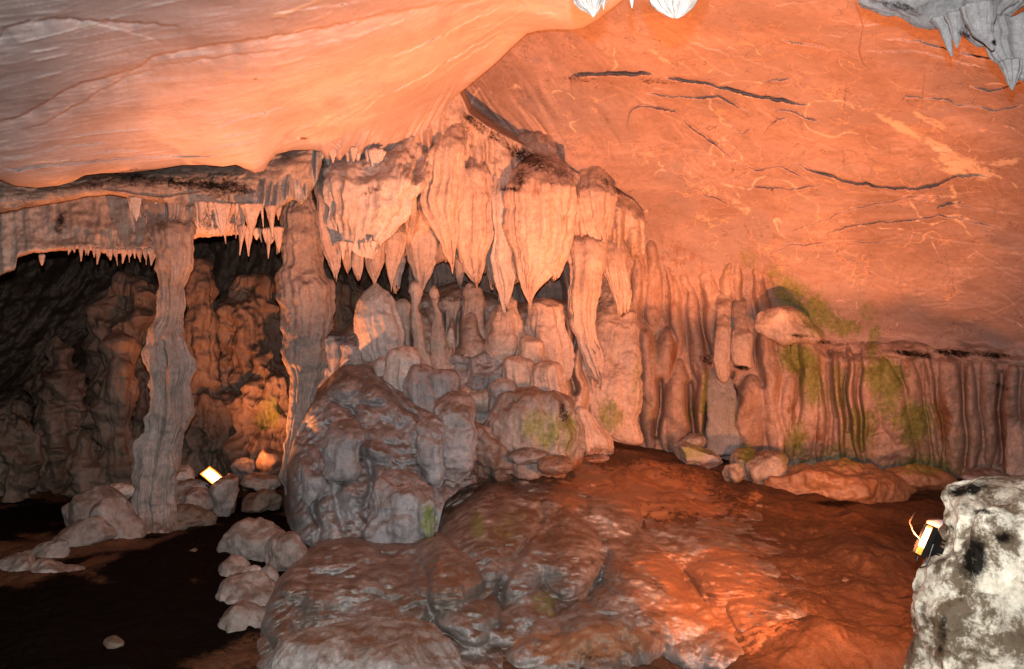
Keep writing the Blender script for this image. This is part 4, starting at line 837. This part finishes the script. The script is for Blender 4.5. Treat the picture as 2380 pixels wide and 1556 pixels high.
# ---- foot of the right wall
_top1 = [(1340,520),(1380,500),(1440,515),(1500,540),(1600,590),(1700,600),(1780,605),(1870,680)]
def _c1(x, y): return domeY(x, y)+.10-.42*sst(y-polyx(_top1)(x), 0, 330)
relief('flowstone_curtain', 'pink and ochre flowstone curtain of melted ribs right of the middle', 'flowstone', _top1,
  [(1340,1050),(1440,1050),(1540,1064),(1640,1066),(1760,1085),(1870,1095)], 1340, 1870, _c1,
  [(1505,900,26,160,-2,.26),(1480,700,24,130,5,.15),(1540,830,28,70,8,.24),(1520,650,22,110,0,.14),(1565,720,22,110,-6,.16),(1575,950,34,120,0,.24),(1615,780,22,130,-8,.18),(1630,940,14,130,0,.22),(1655,720,26,120,-5,.2),(1690,680,20,100,5,.14),
   (1740,980,46,100,6,.3),(1725,1040,22,50,0,.2),(1790,860,26,210,-3,.26),(1770,700,20,110,0,.18),(1830,900,22,170,-4,.2),(1812,1000,16,100,-3,.2),(1590,650,16,90,-4,.12),(1640,640,14,80,-6,.12),(1720,650,16,80,0,.12),(1850,800,20,90,0,.16),
   (1430,620,30,110,0,.16),(1400,600,22,100,6,.14),(1460,760,30,90,0,.2),(1420,800,40,110,0,.24),(1610,1040,40,30,0,.14),(1545,980,14,70,0,.14)],
  M_curtain, grooves=[([(1528,885),(1536,960),(1524,1015)],.26,8),([(1600,890),(1612,960),(1622,1010)],.26,8),([(1660,905),(1700,870)],.15,8),([(1650,860),(1655,1000)],.2,7),([(1700,900),(1720,930),(1700,980)],.18,8),([(1755,640),(1762,800),(1772,900)],.1,6),([(1450,620),(1470,760)],.1,6),
   ([(1545,640),(1550,760),(1562,800)],.08,6),([(1592,690),(1600,800)],.08,6),([(1632,680),(1640,820)],.08,6),([(1490,600),(1500,760)],.07,6),([(1350,640),(1360,800)],.1,7)], lump=.06, bil=.03, bk=3., edge=20, edged=.12, thick=.1, fine=.012, warp=15)
_top2 = [(1830,690),(1930,795),(2000,792),(2100,786),(2260,798),(2450,812)]
def _c2(x, y): return domeY(x, y)+.05-.30*sst(y-polyx(_top2)(x), 0, 60)
relief('flowstone_curtain', 'green and rust streaked flowstone curtain under the black stained ledge at right', 'flowstone', _top2,
  [(1830,1085),(2000,1095),(2100,1115),(2300,1128),(2450,1135)], 1830, 2450, _c2,
  [(1880,900,26,170,0,.16),(1905,970,12,110,-2,.18),(1950,940,11,160,-6,.22),(1985,940,11,160,-7,.22),(2030,880,30,120,0,.14),(2080,960,36,140,-14,.16),(2130,950,24,140,-10,.14),(2170,960,16,160,-6,.16),(2215,960,30,160,-4,.16),(2260,980,18,150,0,.16),
   (2300,950,20,150,0,.14),(2350,980,26,140,0,.2),(2390,950,20,150,0,.16),(1920,800,50,18,0,.12),(2100,812,80,20,0,.14),(2250,820,100,18,0,.12),(2340,830,70,18,0,.12),(1860,1000,24,80,0,.12),(2050,1050,40,50,0,.12),(2010,900,9,150,-4,.12)],
  M_curtain, grooves=[([(1968,830),(1972,1000)],.12,6),([(2000,860),(2010,1050)],.10,6),([(2150,850),(2185,1060)],.07,6),([(2240,850),(2245,1080)],.08,6),([(2325,870),(2328,1080)],.10,6),([(1925,850),(1930,1050)],.08,6),([(1860,850),(1850,980)],.08,6)], lump=.05, bil=.03, bk=3.5, edge=14, edged=.10, thick=.1, fine=.012, warp=11)
RW = [
 ('swollen flowstone column with a green belly right of the middle', 9.2, [(690,1395,1460),(705,1386,1474),(740,1380,1479),(790,1380,1482),(840,1384,1484),(862,1382,1486),(885,1366,1487),(920,1361,1488),(960,1366,1490),(1000,1385,1491),(1022,1420,1492),(1035,1440,1490)], M_drape, dict(thick=.5, flutes=.13, fk=2)),
 ('broad leaning grey slab set back in the wall', 9.7, [(840,1645,1670),(880,1640,1700),(940,1640,1722),(1000,1642,1725),(1060,1645,1720)], M_stone, dict(thick=.35, flutes=.08)),
 ('hanging pointed lobe over the grey slab', 9.3, [(740,1665,1700),(790,1660,1698),(840,1656,1695),(870,1662,1694),(890,1676,1690)], M_drape, dict(flutes=.12)),
 ('cave wall bulge rimmed with dark dirt underneath', 9.35, [(756,1705,1735),(775,1698,1748),(820,1700,1750),(850,1708,1748),(864,1720,1738)], M_drape, dict(flutes=.05, thick=.6)),
 ('dark rimmed wall pillar at the far right edge', 9.0, [(905,2345,2385),(940,2335,2400),(1000,2335,2410),(1060,2335,2410),(1110,2340,2400)], M_drape, dict(thick=.5, flutes=.15)),
]
for (lb, Y, rows, m, kw) in RW:
    k = dict(thick=.6, flutes=.15, ffade=.3, fk=2.0, fz=.35, lump=.06, bil=.02, capt=14, capb=8, step=2., smooth=2, root=110, em=1.0, emf=.75); k.update(kw)
    Y += .22
    form('flowstone_rib', lb, 'flowstone', Y, rows, m, group='flowstone ribs along the foot of the right wall', **k)
form('rock_overhang', 'pink bulging rock snout with a black dirty underside on the right wall', 'rock', 9.35,
  [(716,1770,1830),(728,1752,1862),(745,1748,1890),(762,1748,1912),(778,1755,1926),(790,1775,1928),(797,1850,1920)], M_drape, thick=.45, flutes=.0, lump=.08, bil=.03, capb=8, capt=8)
rock('boulder', 'large brown boulder with green patches at the foot of the wall', 'boulder', 1950, 1135, 8.7, 300, 100, M_mud, thick=.5, sharp=.7, lump=.08, n=90)
rock('boulder', 'smooth grey brown boulder left of the large green patched one', 'boulder', 1785, 1095, 8.9, 90, 84, M_hill, sharp=.4)
rock('boulder', 'mossy lump of rock in the dark nook of the wall', 'boulder', 1735, 1085, 9.1, 60, 80, M_hill, sharp=.6)
rock('boulder', 'small angular stone on the top rim of the mound', 'boulder', 1702, 1100, 8.6, 44, 42, M_hill)
rock('boulder', 'jagged mossy rock slab at the foot of the pale cone', 'boulder', 1620, 1060, 9.0, 96, 46, M_grey, rot=-.3, sharp=.95)
rock('boulder', 'split stone leaning behind the jagged mossy slab', 'boulder', 1600, 1035, 9.2, 66, 36, M_grey, rot=.4, sharp=1.)
rock('boulder', 'small grey stone on the crest before the big domed rock', 'boulder', 1232, 1062, 7.4, 84, 26, M_grey, sharp=.5)
rock('boulder', 'rounded stone bump on the crest of the mound', 'boulder', 1296, 1082, 7.2, 74, 40, M_hill, sharp=.3)
rock('boulder', 'low flat stone on the crest right of the rounded bump', 'boulder', 1385, 1068, 7.8, 50, 16, M_grey, sharp=.6)
rock('boulder', 'bluish flat rock at the back right behind the white boulder', 'boulder', 2290, 1112, 8.8, 110, 40, M_grey, thick=.6)
rock('boulder', 'low brown ledge rock on the floor beside the green wall', 'boulder', 2130, 1110, 8.9, 150, 50, M_mud, thick=.6, sharp=.4)

# ---- weathered white boulder at the right front
form('white_boulder', 'white weathered boulder with black lichen filling the bottom right corner', 'boulder', 3.15,
  [(1108,2318,2370,3.3),(1122,2270,2480,3.3),(1130,2233,2540,3.25),(1150,2214,2620,3.2),(1194,2221,2700),(1240,2216,2740),(1290,2206,2760),(1320,2191,2780),(1350,2172,2790),(1400,2166,2800),(1450,2164,2810),(1556,2163,2820,3.1),(1700,2156,2830,3.0),(1900,2146,2840,2.9)],
  M_white, thick=.55, flutes=.10, fk=1.3, fz=1.0, lump=.035, lk=3., bil=.03, bk=3.5, fine=.006, capt=10, capb=10, sq=2.8, step=2.4)
form('stone_slab', 'thin grey slab edge leaning against the left side of the white boulder', 'rock', 3.3,
  [(1335,2150,2180),(1345,2126,2180),(1380,2128,2180),(1420,2138,2180),(1460,2140,2175),(1500,2142,2170)], M_stone, thick=.6, flutes=.0, lump=.02, fine=.006)
form('stone_ledge', 'small rock ledge behind the glowing right floodlight', 'rock', 3.55,
  [(1209,2158,2215),(1216,2156,2215),(1240,2160,2215),(1270,2168,2215),(1310,2176,2210)], M_stone, thick=.8, flutes=.0, lump=.02, fine=.006, capt=3)
form('white_crag', 'upper crag of pale rock with a dark cap on the white boulder', 'rock', 3.0,
  [(1178,2285,2330),(1195,2272,2360),(1240,2262,2420),(1300,2260,2450),(1380,2275,2460)], M_white, thick=.35, flutes=.06, lump=.02, lk=4, bil=.015, bk=4, fine=.005, capt=14)

# ---- stalactites at the top of the picture
def stal(lb, rows, Y, m=M_stone, cat='stalactite', name='stalactite', group=None, **kw):
    k = dict(thick=.8, flutes=.2, fk=1.8, fz=.5, lump=.02, lk=8, fine=.003, capt=6, capb=2, step=1.6, smooth=1); k.update(kw)
    return form(name, lb, cat, Y, rows, m, group=group, **k)
stal('white stalactite cluster, left of the two at the top edge', [(-60,1330,1400),(0,1332,1400),(10,1340,1396),(20,1350,1394),(28,1366,1390),(36,1374,1384),(41,1377,1379)], 2.9, M_pale)
stal('tiny white stalactite tip between the two larger ones', [(-60,1460,1475),(0,1464,1474),(10,1466,1472),(20,1468,1470)], 2.9, M_pale)
stal('white fan shaped stalactite with a toothed rim at the top edge', [(-60,1490,1640),(0,1506,1616),(12,1512,1610),(24,1526,1600),(32,1540,1590),(40,1556,1580),(43,1562,1574)], 2.7, M_pale, thick=.5, flutes=.3)
stal('small white spike beside the left stalactite cluster', [(-40,1396,1412),(0,1398,1410),(14,1400,1406),(24,1402,1404)], 2.9, M_pale)
TR = [('grey stalactite root mass along the top right edge', [(-80,1980,2400,3.7),(0,2000,2380),(15,2030,2380),(30,2060,2350),(45,2110,2320),(60,2140,2250),(66,2160,2220)], 4.0, dict(thick=.3, bil=.03)),
 ('pointed grey stalactite, leftmost of the top right group', [(40,2160,2215),(70,2185,2212),(95,2195,2212),(115,2202,2214),(132,2211,2215)], 3.9, {}),
 ('narrow stalactite right beside the leftmost one', [(30,2195,2245),(60,2205,2240),(80,2212,2236),(100,2218,2230),(112,2222,2226)], 3.8, {}),
 ('stout stalactite with a black tip in the top right group', [(10,2230,2310),(50,2245,2306),(80,2262,2306),(100,2290,2312),(112,2300,2312),(118,2304,2310)], 3.7, {}),
 ('curved grey ridge hanging behind the black tipped stalactite', [(40,2240,2300),(80,2244,2300),(100,2262,2296),(110,2275,2290)], 3.95, {}),
 ('broad folded grey stone hanging at the right picture edge', [(40,2295,2440),(80,2300,2440),(110,2300,2440),(140,2320,2440),(165,2340,2440),(185,2370,2440)], 3.9, dict(thick=.4, flutes=.3)),
 ('lowest spike of the top right stalactite group', [(140,2325,2372),(165,2335,2370),(190,2342,2362),(205,2348,2356),(211,2351,2354)], 3.75, {})]
for lb, rows, Y, kw in TR: stal(lb, rows, Y, M_stone, group='stalactites at the top right', **kw)

# ---- fringes of little stalactites
base = {}
def fringe(label, group, xs, ys, Ys, hs, ws, n, m, seed):
    r = np.random.default_rng(seed); x = xs[0]
    gap = (xs[1]-xs[0])/n
    for k in range(n):
        x = xs[0]+(xs[1]-xs[0])*((k+.5)/n)+gap*r.normal(0, .55)
        y = float(np.interp(x, ys[0], ys[1])); Y = Ys[0]+(Ys[1]-Ys[0])*(k/n)+r.uniform(-.16, .16)
        g = min(1, r.exponential(.45)); h = hs[0]*.7+(hs[1]*1.15-hs[0]*.7)*g; w_ = (ws[0]*.7+(ws[1]*1.3-ws[0]*.7)*r.random()**1.5)*(.6+.6*g)
        tl = r.normal(0, .10)*h; kn = r.uniform(.25, .55)
        stal(label, [(y-14, x-w_*.9, x+w_*.9), (y, x-w_*.6, x+w_*.6), (y+h*.3, x-w_*.42+tl*.3, x+w_*.42+tl*.3), (y+h*.6, x-w_*kn*.7+tl*.6, x+w_*kn*.7+tl*.6), (y+h, x-.9+tl, x+.9+tl)], Y, m, group=group, step=2.2, flutes=.35, lump=.035, lk=6, name='small_stalactite')
fringe('small pointed stalactite in the pale fringe right of the soot stained shelf', 'fringe of small stalactites right of the sooty shelf', (455,650), ([455,520,560,600,650],[482,486,486,488,492]), (7.35,7.5), (18,56), (9,22), 26, M_drape, 3)
fringe('small dark stalactite in the lower ragged row before the black hollow', 'ragged row of dark small stalactites', (520,655), ([520,560,600,655],[528,536,545,540]), (7.7,7.9), (18,52), (9,18), 15, M_drape, 5)
fringe('tiny stalactite dripping from the lip over the black hollow at left', 'tiny stalactites on the lip over the hollow', (165,372), ([165,240,300,372],[582,590,592,590]), (7.35,7.6), (8,24), (5,10), 26, M_drape, 8)
fringe('slim grey stalactite hanging in the orange recess at left', 'slim grey stalactites in the recess', (285,430), ([285,340,430],[466,474,486]), (7.35,7.6), (30,80), (9,17), 12, M_pale, 13)
fringe('little icicle of stone on the hem of the great pale drapery', 'stone icicles on the pale drapery hem', (785,872), ([785,830,872],[572,578,572]), (7.75,7.8), (8,28), (6,12), 9, M_pale, 21)
fringe('small stone point in the fringe where ceiling and pale drapery meet', 'stone points where ceiling meets drapery', (742,905), ([742,800,850,905],[346,352,360,366]), (7.86,8.0), (14,44), (9,18), 13, M_pale, 34)
stal('orange knobbly stone ledge bristling with drips beside the small stalactites', [(500,440,520),(515,432,528),(535,430,520),(548,440,480)], 7.7, M_drape, cat='rock', name='dripstone_ledge', bil=.05, bk=8)
stal('lone spike hanging under the hollow lip near the left picture edge', [(590,90,104),(605,92,102),(618,96,99)], 7.3, M_drape)

rock('boulder', 'added brown stone, out of view, shading the floodlight on the path below the picture', 'boulder', 1590, 1838, 3.78, 420, 210, M_hill, thick=.22, sharp=.3, lump=.02)  # added out of view to block the low part of the floodlight beam

_r = np.random.default_rng(5)
for k in range(16):
    xx = _r.uniform(-2.6, 3.6); yy = _r.uniform(4.4, 8.4)
    if -1.9 < xx < 2.1 and yy < 7.6: continue
    zz = float(groundZ(np.array([xx]), np.array([yy]))[0]); s = _r.uniform(.03, .10)
    rock('pebble', 'small loose stone lying on the trodden earth floor', 'stone', xx/yy*F+1190, 778-(zz+.01-CAMZ)/yy*F, yy, s*F/yy, s*.7*F/yy, M_dark, group='loose stones on the floor', n=16, lump=.01, fine=.003)
# ------------------------------------------------------------------ the two halogen floodlights that stand in the cave
from mathutils import Vector, Matrix
def bmesh_obj(name, verts, faces, mat, parent):
    me = bpy.data.meshes.new(name); me.from_pydata(verts, [], faces); me.update(); me.materials.append(mat)
    o = bpy.data.objects.new(name, me); C.objects.link(o); o.parent = parent; return o
def frustum(z0, z1, a0, b0, a1, b1, inner=None):
    v = [(-a0, -b0, z0), (a0, -b0, z0), (a0, b0, z0), (-a0, b0, z0), (-a1, -b1, z1), (a1, -b1, z1), (a1, b1, z1), (-a1, b1, z1)]
    return v, [(3, 2, 1, 0), (0, 1, 5, 4), (1, 2, 6, 5), (2, 3, 7, 6), (3, 0, 4, 7), (4, 5, 6, 7)]
def tube(name, pts, r, mat, parent, n=8):
    V = []; Fc = []
    for i, p in enumerate(pts):
        p = Vector(p); a = Vector(pts[max(0, i-1)]); b = Vector(pts[min(len(pts)-1, i+1)]); t = (b-a).normalized()
        u = t.orthogonal().normalized(); w_ = t.cross(u)
        for k in range(n): V.append(tuple(p+(u*math.cos(6.2832*k/n)+w_*math.sin(6.2832*k/n))*r))
    for i in range(len(pts)-1):
        for k in range(n): Fc.append((i*n+k, i*n+(k+1) % n, (i+1)*n+(k+1) % n, (i+1)*n+k))
    Fc += [tuple(range(n))[::-1], tuple(range((len(pts)-1)*n, len(pts)*n))]
    return bmesh_obj(name, V, Fc, mat, parent)
ORANGE = (1., .30, .10)
M_black = plain('black_lamp_metal', (.015, .013, .012), .35, .6)
M_refl = plain('lamp_reflector_metal', (.75, .6, .42), .25, .9)
M_glow = plain('glowing_lamp_glass', (1, .9, .7), .3, 0, 7., (1., .62, .26))
M_rim = plain('hot_lamp_reflector', (.8, .4, .1), .3, .5, 1.3, (1., .36, .04))
def floodlight(label, loc, nrm, upv, a, b, power, scol=(1., .37, .115)):
    root = bpy.data.objects.new('floodlight', None); C.objects.link(root); tag(root, label, 'floodlight', 'halogen floodlights on the cave floor')
    z = Vector(nrm).normalized(); x = Vector(upv).cross(z).normalized(); y = z.cross(x)
    R = Matrix((x, y, z)).transposed().to_4x4(); root.matrix_world = Matrix.Translation(Vector(loc)) @ R
    d = min(a, b)
    v, f = frustum(-d*1.3, -.01, a*.55, b*.55, a*1.0, b*1.0)
    bmesh_obj('housing', v, f, M_black, root)
    fins = []
    for k in range(5):
        yy = -b*.5+b*.25*k
        v, f = frustum(-d*1.75, -d*1.25, a*.45, .0022, a*.5, .0022)
        fins.append((([(p[0], p[1]+yy, p[2]) for p in v]), f))
    V = []; Fc = []
    for v, f in fins: Fc += [tuple(i+len(V) for i in q) for q in f]; V += v
    bmesh_obj('cooling_fins', V, Fc, M_black, root)
    # bezel: four bars round the glass
    V = []; Fc = []
    t = d*.12
    for (x0, x1, y0, y1) in ((-a-t, a+t, b, b+t), (-a-t, a+t, -b-t, -b), (-a-t, -a, -b, b), (a, a+t, -b, b)):
        n = len(V); V += [(x0, y0, -.012), (x1, y0, -.012), (x1, y1, -.012), (x0, y1, -.012), (x0, y0, .008), (x1, y0, .008), (x1, y1, .008), (x0, y1, .008)]
        Fc += [tuple(i+n for i in q) for q in ((3, 2, 1, 0), (0, 1, 5, 4), (1, 2, 6, 5), (2, 3, 7, 6), (3, 0, 4, 7), (4, 5, 6, 7))]
    bmesh_obj('bezel', V, Fc, M_black, root)
    bmesh_obj('reflector', [(-a, -b, -.004), (a, -b, -.004), (a, b, -.004), (-a, b, -.004)], [(0, 1, 2, 3)], M_rim, root)
    g = .74
    bmesh_obj('glass', [(-a*g, -b*.5, .003), (a*g, -b*.5, .003), (a*g*.86, b*.86, .003), (-a*g*.86, b*.86, .003)], [(0, 1, 2, 3)], M_glow, root)
    tube('bracket', [(-a-t*1.5, 0, -d*.4), (-a-t*1.6, -b*1.5, -d*.6), (0, -b*1.75, -d*.65), (a+t*1.6, -b*1.5, -d*.6), (a+t*1.5, 0, -d*.4)], d*.09, M_black, root)
    v, f = frustum(-d*2.0, -d*1.3, a*.22, b*.2, a*.26, b*.24); bmesh_obj('wiring_box', [(p[0], p[1]-b*.2, p[2]) for p in v], f, M_black, root)
    return root, z
A = Vector(tuple(W(496, 1110, 7.95))); Bp = Vector(tuple(W(2149, 1256, 3.22)))
rA, zA = floodlight('glowing floodlight among the stones behind the left columns', A, (.55, -.42, .72), (-.75, 0, .66), .085, .115, 0)
rB, zB = floodlight('glowing floodlight on the left side of the white boulder', Bp, (-.90, .12, .40), (.5, 0, .87), .040, .062, 0)
rB2 = tube('power_cable', [tuple(Bp+Vector((.01, .10, .09))), tuple(Bp+Vector((-.022, .08, .055))), tuple(Bp+Vector((-.02, .05, .02))), tuple(Bp+Vector((.0, .03, -.01)))], .003, M_black, None)
tag(rB2, 'thin cable looping down behind the floodlight on the white boulder', 'cable')
def glow(name, p, z, tgt, e, ang, size=.05):
    from mathutils import Vector
    d = bpy.data.lights.new(name, 'SPOT'); d.energy = e; d.color = ORANGE; d.spot_size = math.radians(ang); d.spot_blend = .9; d.shadow_soft_size = size
    o = bpy.data.objects.new(name, d); C.objects.link(o); o.location = p+z*.07; o.rotation_euler = Vector(tgt).to_track_quat('-Z', 'Y').to_euler(); return o
glow('floodlight_beam', A, zA, (.25, .35, .8), 330, 150)
glow('floodlight_beam', Bp, zB, (.10, .94, -.26), 850, 80)

P3 = Vector((1.1, 3.5, -.33)); r3, z3 = floodlight('glowing floodlight on the path just below the picture', P3, (-.12, .62, .78), (0, -.78, .62), .06, .05, 0)
P4 = Vector((-5.0, 6.5, .22)); r4, z4 = floodlight('added unseen floodlight beyond the left edge of the picture', P4, (.35, .2, .9), (0, -.9, .2), .06, .05, 0)  # added out of view to light the recessed face at left
glow('floodlight_beam', P3, z3, (-.22, 3.0, 2.1), 3200, 106, .02)
glow('floodlight_beam', P4, z4, (1.4, .8, 2.0), 420, 60)

P5 = Vector((3.6, 6.2, .25)); r5, z5 = floodlight('added unseen floodlight behind the white boulder', P5, (-.15, .75, .6), (0, -.6, .8), .06, .05, 0)  # added out of view to warm the foot of the right wall
glow('floodlight_beam', P5, z5, (-.35, .8, .6), 420, 120)
# ------------------------------------------------------------------ lights, camera
def light(name, kind, loc, target, energy, col, **kw):
    d = bpy.data.lights.new(name, kind); d.energy = energy; d.color = col
    for k, v in kw.items(): setattr(d, k, v)
    o = bpy.data.objects.new(name, d); C.objects.link(o); o.location = loc
    from mathutils import Vector
    dv = Vector(target)-Vector(loc); o.rotation_euler = dv.to_track_quat('-Z', 'Y').to_euler()
    return o

light('camera_flash', 'SPOT', (0.0, -.02, CAMZ+.16), tuple(W(850, 120, 8)), 1000, (.97, .98, 1.), spot_size=math.radians(150), spot_blend=.5, shadow_soft_size=.02)
w = bpy.data.worlds.new('World'); bpy.context.scene.world = w; w.use_nodes = True
w.node_tree.nodes['Background'].inputs[0].default_value = (1., .55, .3, 1); w.node_tree.nodes['Background'].inputs[1].default_value = .012
cam = bpy.data.cameras.new('camera'); co = bpy.data.objects.new('camera', cam); C.objects.link(co)
co.location = (0, 0, CAMZ); co.rotation_euler = (math.pi/2, 0, 0)
cam.sensor_width = 36; cam.lens = 36*F/2380; cam.clip_end = 200; cam.clip_start = .02
sc = bpy.context.scene; sc.camera = co
sc.view_settings.view_transform = 'Standard'; sc.view_settings.look = 'None'; sc.view_settings.exposure = 0; sc.view_settings.gamma = 1
sc.render.resolution_x = 1024; sc.render.resolution_y = 669
